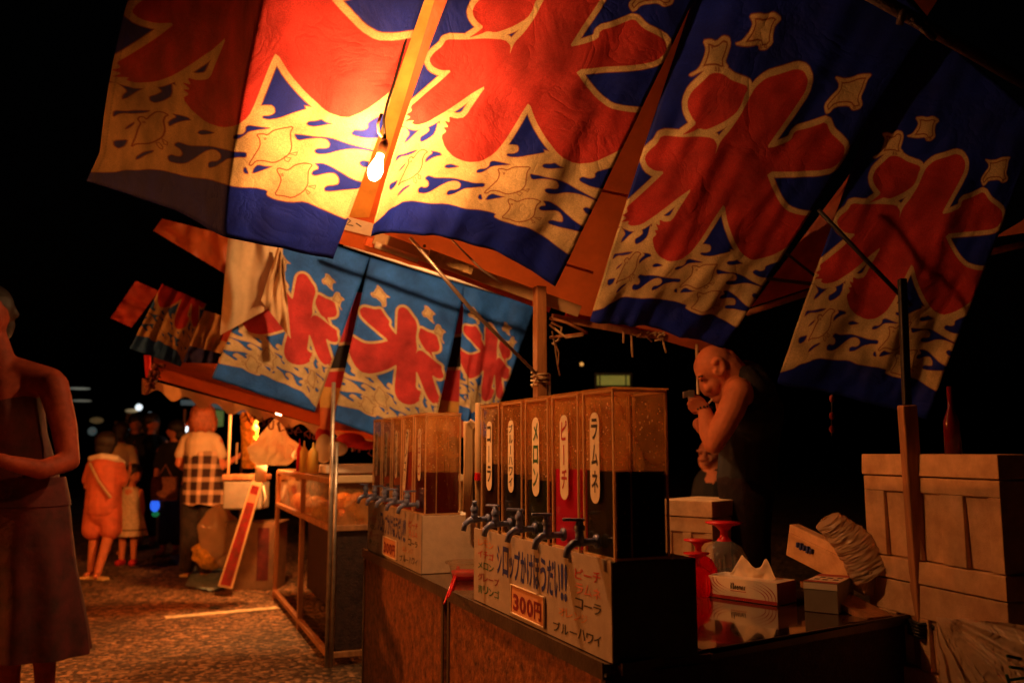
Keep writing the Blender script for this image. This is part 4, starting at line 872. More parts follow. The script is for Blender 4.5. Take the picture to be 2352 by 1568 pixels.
# plastic bag bottom right
bgp = thing('plastic_bag', P(2270, 1500, 2.12), 'taut wrinkled plastic bag with green print in the bottom right corner', 'plastic bag')
BTL, BTR, BBR, BBL = P(2150, 1415, 2.30), P(2420, 1440, 2.0), P(2500, 1800, 1.95), P(2150, 1700, 2.28)
def bagf(a, b):
    p = (BTL * (1 - a) + BTR * a) * (1 - b) + (BBL * (1 - a) + BBR * a) * b
    rad = math.atan2(b + .05, a + .02); w = (.030 * noise.noise(Vector((rad * 9, (a + b) * .8, 0))) + .012 * noise.noise(Vector((rad * 30, (a + b) * 1.5, 3))) + .006 * noise.noise(Vector((a * 30, b * 24, 1)))) * min(1, (a + b) * 3) + .03 * noise.noise(Vector((a * 4, b * 4, 5)))
    return p - FH * (w + .05 * math.sin(math.pi * min(1, a * 1.1)) * min(1, b * 2))
MB().grid(bagf, 150, 90).build('sheet', M_bagclear, bgp, True)
gm = MB()
for pl_ in (((2312, 1505), (2345, 1512)), ((2318, 1530), (2350, 1535)), ((2312, 1548), (2318, 1568)), ((2320, 1560), (2352, 1556))):
    gm.tube([P(u, v, 1.98) for u, v in pl_], .0035, 5)
gm.build('green_print', INK['green'], bgp)
# ------------------------------------------------------------------ the far stall with its glass case
cs = thing('display_case', (1.3, 6.1, 0), 'metal framed glass case of the far stall beside the painted line', 'display case')
X0, X1, Y0, Y1, ZR, ZT = .938, 1.75, 4.985, 7.34, .745, 1.005
def strut(a, b, r, nm='rail', m=None): return MB().obox((Vector(a) + Vector(b)) / 2, *[Vector(v) for v in (((b[0] - a[0]) / 2 or r, 0, 0), (0, (b[1] - a[1]) / 2 or r, 0), (0, 0, (b[2] - a[2]) / 2 or r))]).build(nm, m or M_wood, cs, bevel=.003)
for x in (X0, X1):
    for y in (Y0, Y1, 6.05): strut((x, y, 0), (x, y, ZT), .017, 'leg')
for z in (ZR, ZT, .06):
    strut((X0, Y0 + .02, z), (X0, Y1 - .02, z), .016); strut((X0 + .02, Y0, z), (X1 - .02, Y0, z), .016)
strut((X0 + .02, Y0 - .003, ZT + .012), (X1, Y0 - .003, ZT + .012), .02, 'top_rail', M_woodpale)
MB().box(X0 + .01, X1, Y0 + .01, Y1, ZT + .017, ZT + .022).build('top_pane', M_glasspane, cs)
MB().box(X0 + .01, X1, Y0 + .02, Y1, ZR - .03, ZR - .018).build('shelf', M_wood, cs)
for (ya, yb) in ((Y0 + .02, 6.03), (6.07, Y1 - .02)):
    MB().add([(X0, ya, ZR + .017), (X0, yb, ZR + .017), (X0, yb, ZT - .017), (X0, ya, ZT - .017)], [(0, 1, 2, 3)]).build('glass_pane', M_glasspane, cs)
MB().add([(X0 + .02, Y0, ZR + .017), (X1, Y0, ZR + .017), (X1, Y0, ZT - .017), (X0 + .02, Y0, ZT - .017)], [(0, 1, 2, 3)]).build('glass_pane', M_glasspane, cs)
for k in range(4): MB().box(X0 + .03 + .2 * k, X0 + .225 + .2 * k, Y0 + .003, Y0 + .018, .08, ZR - .02).build('lower_board', M_apron, cs, bevel=.002)
MB().box(X0 + .25, X0 + .262, Y0 + .05, Y1, .08, ZR - .03).build('inner_board', M_apron, cs)
fd = MB()
for k in range(14): c = (random.uniform(X0 + .08, X1 - .1), random.uniform(Y0 + .15, Y1 - .2), ZR + .03); fd.ell(c, (.09, .11, random.uniform(.03, .1)), 10)
fd.build('food_heap', M_corn, cs, True)
lp = thing('stall_pole', onz(750, 1530, 0), 'shiny double pole at the corner of the glass case', 'pole')
b0 = onz(750, 1532, 0)
MB().tube([b0, Vector((b0.x, b0.y, P(752, 872, 4.78).z))], .012, 10).build('pole', M_pipe, lp, True); MB().tube([b0 + R_ * .026, Vector((b0.x, b0.y, 0)) + R_ * .026 + UP * 1.22], .010, 10).build('second_pole', M_pipe, lp, True)
for (u, v0, v1, d, lb) in ((530, 925, 1095, 7.4, 'thin bright pole under the awning beside the woman in plaid'), (645, 925, 1010, 7.2, 'thin pole behind the white plastic bag'), (784, 960, 1030, 6.4, 'short rod with a ball hanging under the valance')):
    a, b = P(u, v0, d), P(u, v1, d); bar('awning_pole', [a, Vector((a.x, a.y, b.z))], .012, M_woodpale, lb, 'pole')
# striped canvas seen through the slits of the far banners
cv = thing('striped_canvas', ony(900, 860, 5.5), 'red, black and yellow banded canvas behind the blue banners', 'canvas')
def band(vs0, vs1, m, nm, y=5.5, u0=735, u1=1075):
    f = lambda u, v: ony(u, v, y)
    o = MB().grid(lambda a, b: f(u0 + (u1 - u0) * a, (vs0[0] + (vs0[1] - vs0[0]) * a) * (1 - b) + (vs1[0] + (vs1[1] - vs1[0]) * a) * b) + Vector((0, .02 * math.sin(a * 30), 0)), 24, 4).build(nm, m, cv, True); return o
band((660, 700), (790, 765), M_redcanvas, 'red_band'); band((790, 765), (797, 772), M_valance, 'cream_line'); band((797, 772), (846, 842), M_blackcloth, 'black_band'); band((846, 842), (853, 849), M_valance, 'cream_line'); band((853, 849), (886, 925), M_redcanvas, 'red_band'); band((886, 925), (935, 948), M_yellowcanvas_glare, 'yellow_band'); band((935, 948), (985, 1005), M_tarp, 'orange_band')
# awning edge and valance
aw = thing('awning', ony(560, 930, 5.9), 'long orange awning edge with a scalloped cream lettered valance', 'awning')
YA = 6.0
A_top = lambda u: 838 + (u - 345) * .285; A_bot = lambda u: 866 + (u - 345) * .285
MB().grid(lambda a, b: ony(350 + 670 * a, A_top(350 + 670 * a) * (1 - b) + A_bot(350 + 670 * a) * b, YA - .10 + .06 * b), 24, 3).build('orange_edge', M_tarp, aw, True)
def valf(a, b):
    u = 326 + 560 * a; top = 868 + (u - 326) * .27; bot = 896 + (u - 326) * .235 + 9 * math.cos((u - 330) / 66 * 2 * math.pi)
    return ony(u, top * (1 - b) + bot * b, YA + .04 * math.sin(a * 25))
MB().grid(valf, 90, 6).build('valance', M_valance, aw, True)
def roofp(a, b): return ony(350 + 670 * a, 842 + (670 * a) * .285, YA - .09) + Vector((.0, 1.4 * b, .35 * b))
MB().grid(roofp, 10, 6).build('roof_canvas', M_tarp, aw, True)
sq_ = MB(); rr = random.Random(4)
for k in range(15):
    u = 560 + 21 * k; v = 868 + (u - 326) * .27 + 26; pts = []
    for i in range(7): ang = i * rr.uniform(.7, 1.1) + rr.uniform(0, 3); pts.append(ony(u + 11 * math.cos(ang) * (1 - i * .07), v + 11 * math.sin(ang), YA - .03 - .02))
    sq_.tube(pts + pts[:1], .0045, 5)
sq_.build('brush_lettering', M_brush, aw, True)
rg2 = MB()
for k in range(20):
    a = rr.random(); u, v = 330 + 30 * a * rr.random() + 22 * a, 895 - 70 * a
    rg2.tube([ony(u, v, YA - .08), ony(u + rr.uniform(-8, 12), v + rr.uniform(-3, 12), YA - .1), ony(u + rr.uniform(-8, 14), v + rr.uniform(4, 18), YA - .08)], .012, 6)
rg2.build('lashing', M_brush, aw, True)
bar('awning_post', [P(338, 815, 6.3), P(342, 868, 6.3)], .022, M_redcanvas, 'short red post at the far left end of the awning', 'post')
# cloths blown at the left of the far banners
def drape(name, tl, tr, br, bl, d0, d1, m, label, seed, amp=.05, fr=6):
    mb = MB(); q = quad(tl, tr, br, bl)
    mb.grid(lambda a, b: P(*q(a, b), d0 + (d1 - d0) * a + amp * (noise.noise(Vector((a * fr, b * 2, seed))) + .4 * math.sin(a * fr * 3 + seed + b))), 36, 24)
    o = mb.build(name, m, None, True); return tag(o, label, 'cloth')
M_creamtr = mat('cream_cloth', (.70, .50, .28), .8, var=.3, scale=3, bump=.4, bscale=9, trans=.3)
drape('hanging_cloth', (372, 502), (530, 542), (522, 632), (352, 530), 5.6, 5.4, M_tarp, 'orange brown cloth corner jutting into the dark sky', 1.0)
drape('hanging_cloth', (524, 540), (650, 560), (650, 690), (505, 770), 4.9, 5.05, M_creamtr, 'cream cloth hanging in folds left of the blue banners', 2.0, .05, 4)
drape('hanging_cloth', (640, 560), (652, 600), (668, 778), (600, 690), 4.95, 5.0, M_valance, 'rolled cream cloth edge beside the leftmost blue banner', 3.0, .06, 5)
drape('hanging_cloth', (254, 730), (312, 645), (365, 668), (302, 752), 6.0, 5.95, M_redcloth, 'dull red cloth end left of the small blurred banner', 4.0, .03)
drape('hanging_cloth', (428, 700), (545, 735), (508, 812), (415, 788), 5.75, 5.6, M_creamtr, 'blurred cream and orange cloth between the small banner and the blue row', 5.0, .06)
drape('hanging_cloth', (520, 738), (600, 750), (560, 800), (505, 780), 5.6, 5.5, M_redcloth, 'red cloth scrap behind the blurred cream cloth', 6.0, .04)
drape('hanging_cloth', (418, 795), (512, 790), (500, 835), (414, 832), 5.8, 5.7, mat('navy_cloth', (.006, .012, .16), .8), 'navy cloth strip below the blurred cream cloth', 7.0, .03)
# goods on and around the case
pbg = thing('plastic_bag', P(625, 1065, 6.42), 'bright white plastic bag hanging over the glass case', 'plastic bag')
bgm = MB()
def bagp(a, b):
    ang = 2 * math.pi * a; r = np.interp(b, [0, .12, .3, .6, .85, 1], [.012, .04, .09, .145, .17, .10]); c = P(634, 962, 6.42).lerp(P(622, 1068, 6.42), b)
    r *= 1 + .38 * noise.noise(Vector((math.cos(ang) * 1.8, math.sin(ang) * 1.8, b * 4))) + .16 * noise.noise(Vector((math.cos(ang) * 6, math.sin(ang) * 6, b * 7))) + .07 * math.sin(ang * 13 + b * 9 + 3 * noise.noise(Vector((ang, b * 4, 2))))
    return c + R_ * r * math.cos(ang) + FH * r * .7 * math.sin(ang)
bgm.grid(bagp, 110, 60); bgm.build('sack', M_bagwhite, pbg, True)
MB().tube([P(632, 975, 6.42), P(640, 955, 6.42), P(646, 968, 6.42)], .012, 6).build('tied_handle', M_bagwhite, pbg, True)
cn = MB()
def cornp(a, b):
    ang = 2 * math.pi * a; c = P(572, 946, 6.9).lerp(P(576, 1075, 6.9), b); r = .062 * (1 + .25 * noise.noise(Vector((math.cos(ang) * 3, math.sin(ang) * 3, b * 16))))
    return c + R_ * r * math.cos(ang) + FH * r * math.sin(ang)
cn.grid(cornp, 32, 60); tag(cn.build('snack_column', M_corn, None, True), 'lumpy yellow column of packed snacks left of the white bag', 'snack stack')
tag(MB().tube([P(600, 1060, 6.9), P(598, 1105, 6.9)], .045, 14).build('paper_cups', M_paper, None, True), 'stack of pale cups under the white plastic bag', 'cups')
def bottle(u, d, h, r, m, label, group='squeeze bottles on the case'):
    c = P(u, 1085, d); c.z = ZT + .031; t = thing('squeeze_bottle', c, label, 'bottle', group)
    MB().lathe(c, [(0, 0), (r, 0), (r, h * .7), (r * .8, h * .8), (r * .45, h * .83)], 18).build('bottle', m, t, True)
    MB().lathe(c, [(r * .5, h * .82), (r * .5, h * .88), (r * .22, h * .9), (r * .12, h * 1.1), (0, h * 1.1)], 14).build('nozzle', m, t, True)
bottle(697, 5.7, .185, .027, M_mustard, 'slim mustard bottle right of the white plastic bag'); bottle(718, 5.5, .175, .034, M_mustard, 'fat mustard bottle beside the double pole'); bottle(686, 5.95, .20, .018, M_redpl, 'thin red bottle behind the slim mustard bottle')
rd = thing('red_bundle', P(790, 1050, 5.7), 'red and white cloth bundle on the case behind the double pole', 'bundle')
rm = MB()
for (u, v, a, b_, c) in ((742, 1000, .055, .05, .06), (805, 1010, .10, .07, .05), (838, 1022, .10, .05, .03), (770, 1025, .06, .05, .05)): rm.ell(P(u, v, 5.75), (a, b_, c), 14)
remeshed(rm, 'red_cloth', M_redcanvas, rd, .012, 3)
rm = MB()
for (u, v, a, c) in ((744, 1030, .06, .10), (775, 1030, .07, .05)): rm.ell(P(u, v, 5.68), (a, .05, c), 14)
remeshed(rm, 'white_cloth', M_bagwhite, rd, .012, 3)
c_ = P(800, 1062, 5.55); tag(MB().box(c_.x - .16, c_.x + .2, c_.y - .1, c_.y + .15, ZT + .031, ZT + .085).build('tray', M_board, None, bevel=.01), 'white tray on the case at the foot of the red bundle', 'tray')
cl = thing('cooler_box', P(565, 1168, 7.3), 'grey cooler box with a pale lid beside the leaning red signboard', 'cooler')
c_ = P(565, 1168, 7.35); MB().obox(c_ + UP * .12, R_ * .16, FH * .13, UP * .12).build('box', M_cooler, cl, bevel=.015); MB().obox(c_ + UP * .265, R_ * .17, FH * .14, UP * .024).build('lid', M_wood, cl, bevel=.01)
MB().tube([c_ + R_ * .165 + UP * .2 - FH * .1, c_ + R_ * .19 + UP * .1 - FH * .1, c_ + R_ * .165 + UP * .02 - FH * .1], .010, 6).build('handle', M_bagwhite, cl, True)
cb = thing('cardboard_box', Vector((P(590, 1250, 7.6).x, P(590, 1250, 7.6).y, 0)), 'dim cardboard box carrying the grey cooler', 'cardboard box')
c_ = cb.location; MB().obox(c_ + UP * .28, R_ * .22, FH * .16, UP * .28).build('box', M_card, cb, bevel=.004)
for s in (-1, 1): MB().obox(c_ + UP * .565 + R_ * .16 * s, R_ * .08, FH * .15, UP * .003).build('flap', M_card, cb)
MB().obox(c_ + UP * .3 - FH * .1605 + R_ * .1, R_ * .05, FH * .001, UP * .22).build('purple_strip', M_maroon, cb)
sb = thing('signboard', onz(520, 1348, 0), 'tall red signboard with a pale frame leaning over the sheet', 'signboard')
q0, q1 = P(500, 1345, 7.1), P(533, 1352, 7.05); q2, q3 = P(603, 1106, 7.2), P(580, 1100, 7.25)
sbx = MB().prism([q0, q1, q2, q3], FH * .02); sbx.build('frame', M_woodpale, sb)
sq4 = quad((580,1100),(603,1106),(533,1352),(500,1345)); sp_ = lambda a, b, e=.004: P(*sq4(a, b), 7.05 + .17 * (1 - b) - e - .03 * (1 - a) * 0) 
def sface(a, b, e): 
    top = q3 * (1 - a) + q2 * a; bot = q0 * (1 - a) + q1 * a; return top * (1 - b) + bot * b - FH * e
MB().add([sface(.14, .05, .003), sface(.86, .05, .003), sface(.86, .98, .003), sface(.14, .98, .003)], [(0, 1, 2, 3)]).build('red_panel', mat('dull_red_panel', (.26, .012, .012), .6, var=.5, scale=8), sb)
MB().add([sface(.16, .13, .005), sface(.84, .13, .005), sface(.84, .21, .005), sface(.16, .21, .005)], [(0, 1, 2, 3)]).build('pale_patch', mat('faded_print', (.55, .2, .1), .7), sb)
gl_ = MB()
for k in range(7):
    b0_ = .24 + .1 * k
    for i in range(5): a0, a1 = rr.uniform(.2, .5), rr.uniform(.5, .8); bb = b0_ + .016 * i; gl_.add([sface(a0, bb, .006), sface(a1, bb + rr.uniform(-.004, .004), .006), sface(a1, bb + .008, .006), sface(a0, bb + .008, .006)], [(0, 1, 2, 3)])
gl_.build('dark_brush_marks', M_brush, sb)
bl = MB(); bp = [(388, 1278), (470, 1262), (560, 1285), (628, 1300), (632, 1330), (600, 1345), (480, 1360), (425, 1348), (440, 1318), (398, 1292)]
ctr = onz(510, 1312, 0)
def sheet(a, b):
    ang = a * len(bp); i = int(ang) % len(bp); f = ang - int(ang); p = onz(*bp[i], 0).lerp(onz(*bp[(i + 1) % len(bp)], 0), f); p = ctr.lerp(p, b)
    return p + UP * (.012 + .05 * (1 - b * .8) * abs(noise.noise(p * 6)) + .02 * abs(noise.noise(p * 20)))
bl.grid(sheet, 80, 16); tag(bl.build('ground_sheet', M_bluesheet, None, True), 'crumpled grey blue plastic sheet on the asphalt under the signboard', 'plastic sheet')
for k, (u, v, w, h, m, lb) in enumerate(((500, 1228, .17, .26, M_bagclear, 'tall clear bag of yellow snacks behind the leaning signboard'), (486, 1270, .16, .14, M_corn, 'round yellowish bag lying at the front of the heap'), (520, 1272, .12, .13, M_bagclear, 'small knotted clear bag touching the signboard'))):
    c = P(u, v, 7.7); t = MB()
    def bb(a, b, c=c, w=w, h=h, k=k):
        ang = 2 * math.pi * a; th = math.pi * b; r = math.sin(th) * (1 + .3 * noise.noise(Vector((math.cos(ang) * 2 + k, math.sin(ang) * 2, th * 2))))
        return c + R_ * w * r * math.cos(ang) + FH * w * .8 * r * math.sin(ang) + UP * h * math.cos(th) * (1 + .1 * noise.noise(Vector((ang, th, k))))
    t.grid(bb, 36, 24); tag(t.build('snack_bag', m, None, True), lb, 'bag', 'bags piled at the far stall')
sp0 = onz(493, 1397, 0); lt_ = MB(); lt_.grid(lambda a, b: sp0 + R_ * (.07 * (a - .5)) + FH * (.09 * (b - .5)) + UP * (.012 + .012 * noise.noise(Vector((a * 3, b * 3, 2)))), 8, 6)
tag(lt_.build('litter_scrap', M_black, None, True), 'small black scrap lying at the painted line', 'litter')
# ------------------------------------------------------------------ far background
def globe(u, v, d, r, c, s, label, cat='lamp', sx=1.0):
    m = mat('glow_%d' % len(MATS), c, .3, var=0, bump=0, emit=c, estr=s); o = MB().ell(P(u, v, d), (r * sx, r, r), 12).build('distant_lamp', m, None, True); return tag(o, label, cat)
globe(319, 935, 22, .085, (.85, .95, 1), 1.2, 'upper white lamp dot in the dark behind the crowd'); globe(314, 962, 20, .10, (.75, 1, .95), 1.6, 'lower white lamp dot above the distant cream awning'); globe(421, 984, 11, .062, (.95, 1, 1), 1.8, 'bright white lamp beside the shoulder of the woman in plaid')
globe(302, 943, 22, .05, (.55, .4, .2), .25, 'dull brownish lamp strip left of the white dots', sx=3); globe(345, 950, 24, .06, (.35, .45, .5), .3, 'faint grey lamp dot above the crowd'); globe(183, 892, 15, .022, (.3, .34, .28), .3, 'upper pale lamp streak beside the bare arm', sx=8); globe(188, 920, 15, .02, (.3, .32, .25), .25, 'lower pale lamp streak beside the bare arm', sx=8)
globe(222, 965, 16, .06, (.35, .25, .1), .12, 'dim brown lamp left of the cream awning', sx=2); globe(212, 990, 14, .07, (.2, .3, .3), .15, 'dim teal lamp low beside the bare arm')
globe(1336, 836, 14, .03, (1, .45, .1), .8, 'tiny orange light right of the timber post')
tl_ = thing('glow_toy', P(355, 1165, 9.5), 'glowing blue and green toy held low in the crowd', 'toy')
MB().ell(P(356, 1160, 9.5), (.05, .05, .07), 12).build('blue_globe', mat('toy_blue', (.02, .08, .6), .3, emit=(.03, .15, 1), estr=.9), tl_, True); MB().ell(P(357, 1180, 9.5), (.04, .04, .03), 12).build('green_base', mat('toy_green', (.01, .3, .1), .3, emit=(.02, .4, .12), estr=.25), tl_, True)
st1 = thing('distant_stall', Vector((P(315, 1000, 17).x, P(315, 1000, 17).y, 0)), 'distant stall with a dim cream awning above the crowd', 'stall')
aq = [P(262, 968, 17), P(368, 966, 17), P(362, 992, 16.6), P(272, 996, 16.6)]
MB().prism(aq, FH * .03).build('awning', M_valance, st1)
for u in (268, 362): a = P(u, 985, 17); MB().tube([a, Vector((a.x, a.y, 0))], .02, 6).build('pole', M_wood, st1)
MB().prism([P(290, 950, 18), P(320, 950, 18), P(320, 964, 18), P(290, 964, 18)], FH * .02).build('name_board', M_valance, st1)
st2 = thing('distant_stall', Vector((P(470, 1000, 13).x, P(470, 1000, 13).y, 0)), 'distant stall with a grey blue awning and a faint green sign', 'stall')
MB().grid(lambda a, b: P(415 + 150 * a, 918 + 26 * a * a + 12 * b, 12.5 + .4 * b), 14, 4).build('awning', mat('grey_blue_awning_glow', (.2, .27, .3), .7, emit=(.10, .14, .15), estr=.35), st2, True)  # weak emission stands in for lamplight on the awning
MB().prism([P(480, 940, 13), P(512, 943, 13), P(510, 978, 13), P(480, 982, 13)], FH * .05).build('lit_sign', mat('lit_green_sign', (.12, .3, .15), .5, var=.8, scale=5, emit=(.10, .16, .04), estr=.5), st2)
for u in (425, 560): a = P(u, 940, 13); MB().tube([a, Vector((a.x, a.y, 0))], .02, 6).build('pole', M_wood, st2)
lw = thing('lit_window', P(1408, 872, 9), 'faint yellow green lit sign above the near tanks', 'lit sign')
for (u0, u1) in ((1372, 1376), (1380, 1436), (1440, 1446)): MB().prism([P(u0, 862, 9), P(u1, 862, 9), P(u1, 884, 9), P(u0, 884, 9)], FH * .03).build('pane', mat('dim_yellow_pane', (.2, .2, .05), .5, var=.5, scale=3, emit=(.12, .12, .02), estr=.8), lw)
MB().prism([P(1366, 856, 9.1), P(1452, 856, 9.1), P(1452, 890, 9.1), P(1366, 890, 9.1)], FH * .03).build('frame', M_black, lw)
chm = thing('hanging_charms', P(1912, 940, 4), 'faint string of small charms hanging in the dark right of the bald man', 'charms')
MB().tube([P(1912, 780, 4), P(1910, 1000, 4)], .002, 5).build('string', M_black, chm)
for v in (915, 955, 985): MB().ell(P(1911, v, 4), (.014, .01, .018), 8).build('charm', M_redcloth, chm, True)
bo_ = onz(2190, 1100, 1.0); bp_ = P(2190, 1028, 3.0)
bt2 = thing('bottle', bp_, 'dark red bottle standing on the foam stack in the dark', 'bottle')
MB().lathe(P(2190, 1042, 2.45), [(0, 0), (.022, 0), (.022, .09), (.008, .13), (.008, .19), (0, .19)], 16).build('glass', mat('dark_red_glass', (.12, .005, .008), .15, var=.1, bump=0), bt2, True)
# ------------------------------------------------------------------ people
def cap(mb, a, b, ra, rb, n=14):
    a, b = Vector(a), Vector(b); L = max((b - a).length, 1e-4); pr = [(0, -ra)]
    for k in range(1, 5): t = math.pi / 2 * k / 4; pr.append((ra * math.sin(t), -ra * math.cos(t)))
    for k in range(0, 5): t = math.pi / 2 * k / 4; pr.append((rb * math.cos(t), L + rb * math.sin(t)))
    mb.lathe(a, pr, n, b - a)
def chain(mb, pts, rs):
    for i in range(len(pts) - 1): cap(mb, pts[i], pts[i + 1], rs[i], rs[i + 1])
# --- bald man, seen from his left side, head bowed over his cupped hands
mz = lambda x, y, d=3.5: P(1473.7 + .2632 * x, 736.8 + .2632 * y, d)
q = .2632 * 3.5 / 2000                             # metres per close-up pixel
mn = thing('person', Vector((P(1690, 1300, 3.6).x, P(1690, 1300, 3.6).y, 0)), 'bald man in a black tank top bowing over his raised hands to light a cigarette', 'person')
b = MB(); DH = 3.52
tilt = Matrix.Rotation(0, 3, 'X')
b.ell(mz(640, 372, DH), (172 * q, .074, 165 * q), 24)          # skull (axes close to world x, good enough at this yaw)
b.ell(mz(560, 400, DH), (92 * q, .062, 130 * q), 18)           # forehead
b.ell(mz(600, 545, DH), (88 * q, .056, 120 * q), 18)           # face
chain(b, [mz(735, 520, DH), mz(700, 600, DH), mz(662, 660, DH)], [.046, .040, .028])
b.ell(mz(655, 668, DH), (38 * q, .030, 34 * q), 12)            # chin
chain(b, [mz(528, 505, DH), mz(548, 580, DH), mz(568, 622, DH)], [.010, .012, .017]); b.ell(mz(585, 630, DH - .012), (18 * q, .012, 14 * q), 8)
for s in (-1, 1):
    chain(b, [mz(502, 486, DH + s * .012), mz(515, 496, DH + s * .05)], [.012, .010])     # brow ridge
    b.ell(mz(578, 588, DH + s * .034), (38 * q, .022, 36 * q), 10)                         # cheek
    ear = MB()
b.ell(mz(612, 655, DH), (20 * q, .024, 10 * q), 8); b.ell(mz(622, 676, DH), (20 * q, .022, 9 * q), 8)   # lips
# ear as a rim around a hollow
pts = [mz(672 + 44 * math.cos(a), 400 - 68 * math.sin(a), DH - .078) for a in [math.radians(x) for x in range(-130, 170, 20)]]
chain(b, pts, [.0095] * len(pts)); b.ell(mz(668, 410, DH - .070), (34 * q, .008, 52 * q), 12); cap(b, mz(655, 455, DH - .074), mz(662, 468, DH - .074), .011, .010)
chain(b, [mz(720, 420, DH), mz(800, 500, DH), mz(890, 600, DH + .03)], [.072, .070, .085])   # neck
cap(b, mz(745, 330, DH), mz(840, 470, DH), .040, .050)
chain(b, [mz(890, 640, DH + .06), mz(930, 800, DH + .08), mz(920, 1100, DH + .08), mz(915, 1350, DH + .08)], [.12, .125, .105, .11])
chain(b, [mz(845, 620, DH - .13), mz(790, 760, DH - .16), mz(690, 960, DH - .17), mz(628, 1075, DH - .16)], [.052, .053, .045, .038])   # near upper arm
chain(b, [mz(860, 640, DH - .02), mz(845, 620, DH - .13)], [.075, .054])
chain(b, [mz(628, 1075, DH - .16), mz(590, 960, DH - .13), mz(560, 820, DH - .10), mz(548, 780, DH - .09)], [.038, .041, .030, .026])   # forearm
chain(b, [mz(800, 700, DH + .22), mz(640, 1020, DH + .10), mz(505, 900, DH - .02)], [.05, .04, .028])                                     # far arm
b.ell(mz(505, 725, DH - .08), (62 * q, .028, 52 * q), 14)        # palm of the near hand
b.ell(mz(540, 745, DH - .085), (46 * q, .026, 44 * q), 12)
for k, (x0, y0, x1, y1, x2, y2) in enumerate(((470, 690, 430, 690, 440, 725), (455, 715, 418, 722, 440, 752), (460, 742, 425, 755, 452, 778), (478, 768, 448, 782, 470, 800))):
    chain(b, [mz(x0 + 20, y0, DH - .095), mz(x1, y1, DH - .10 + .006 * k), mz(x2, y2, DH - .07)], [.0115, .0105, .009])
chain(b, [mz(530, 700, DH - .07), mz(490, 668, DH - .075), mz(448, 665, DH - .08)], [.013, .012, .009])      # thumb
for k, (x0, y0, x1, y1) in enumerate(((520, 880, 485, 885), (520, 905, 488, 912), (522, 930, 492, 936), (525, 952, 498, 958))): chain(b, [mz(x0, y0, DH - .05), mz(x1, y1, DH - .06)], [.012, .010])
b.ell(mz(515, 915, DH - .035), (34 * q, .022, 46 * q), 10)
for s in (.0, .18): chain(b, [mz(900, 1400, DH + .08 + s), P(1716, 1240, DH + s), Vector((P(1712, 1240, DH + s).x, P(1712, 1240, DH + s).y, .05))], [.10, .07, .05])
man = remeshed(b, 'body', M_skin, mn, .005, 3)
e = MB(); e.ell(mz(528, 522, DH - .034), (9 * q, .006, 6 * q), 8); e.build('closed_eye', M_hairdark, mn, True)
eb = MB(); chain(eb, [mz(500, 488, DH - .052), mz(530, 482, DH - .056)], [.004, .003]); eb.build('eyebrow', M_hairdark, mn, True)
tt = MB()
chain(tt, [mz(905, 560, DH + .09), mz(945, 800, DH + .085), mz(935, 1100, DH + .085), mz(920, 1400, DH + .085)], [.105, .138, .12, .125])
chain(tt, [mz(905, 505, DH), mz(955, 620, DH + .0), mz(965, 760, DH + .0)], [.058, .10, .125]); cap(tt, mz(915, 478, DH - .05), mz(985, 590, DH - .085), .042, .05); chain(tt, [mz(960, 540, DH - .04), mz(985, 620, DH - .06), mz(960, 800, DH - .03)], [.04, .055, .09])
remeshed(tt, 'tank_top', M_blackcloth, mn, .009, 3)
tr_ = MB()
for s in (.0, .18): chain(tr_, [mz(910, 1400, DH + .08 + s), P(1716, 1210, DH + s), Vector((P(1712, 1230, DH + s).x, P(1712, 1230, DH + s).y, .12))], [.12, .095, .075])
remeshed(tr_, 'trousers', M_darkcloth, mn, .012, 3)
be = MB()
for k in range(14):
    a = 2 * math.pi * k / 14; c = mz(548, 772, DH - .09); ax = (mz(548, 780, DH - .09) - mz(590, 960, DH - .13)).normalized(); s1 = ax.cross(FH).normalized(); s2 = ax.cross(s1); be.ell(c + s1 * .031 * math.cos(a) + s2 * .031 * math.sin(a), (.005, .005, .005), 6)
be.build('bead_bracelet', M_black, mn, True)
ci = tag(MB().tube([mz(630, 668, DH - .005), mz(585, 718, DH - .01)], .0042, 8).build('cigarette', M_paper, None, True), 'short white cigarette in the bald man\'s mouth', 'cigarette')
li = thing('lighter', mz(420, 640, DH - .08), 'small metal lighter held up in the bald man\'s fist', 'lighter')
MB().obox(mz(432, 648, DH - .09), R_ * .012, FH * .008, UP * .020).build('case', mat('brushed_steel', (.45, .4, .36), .3, metal=.8, var=.2), li, bevel=.003)
MB().obox(mz(385, 640, DH - .09), (R_ + UP * .3).normalized() * .012, FH * .008, UP * .012).build('open_cap', MATS['brushed_steel'], li, bevel=.003)
tk = thing('tall_stick', P(1600, 800, 3.9), 'pale vertical stick behind the bald man\'s face', 'stick')
MB().tube([P(1600, 790, 3.9), P(1604, 905, 3.9)], .007, 7).build('stick', M_woodpale, tk)
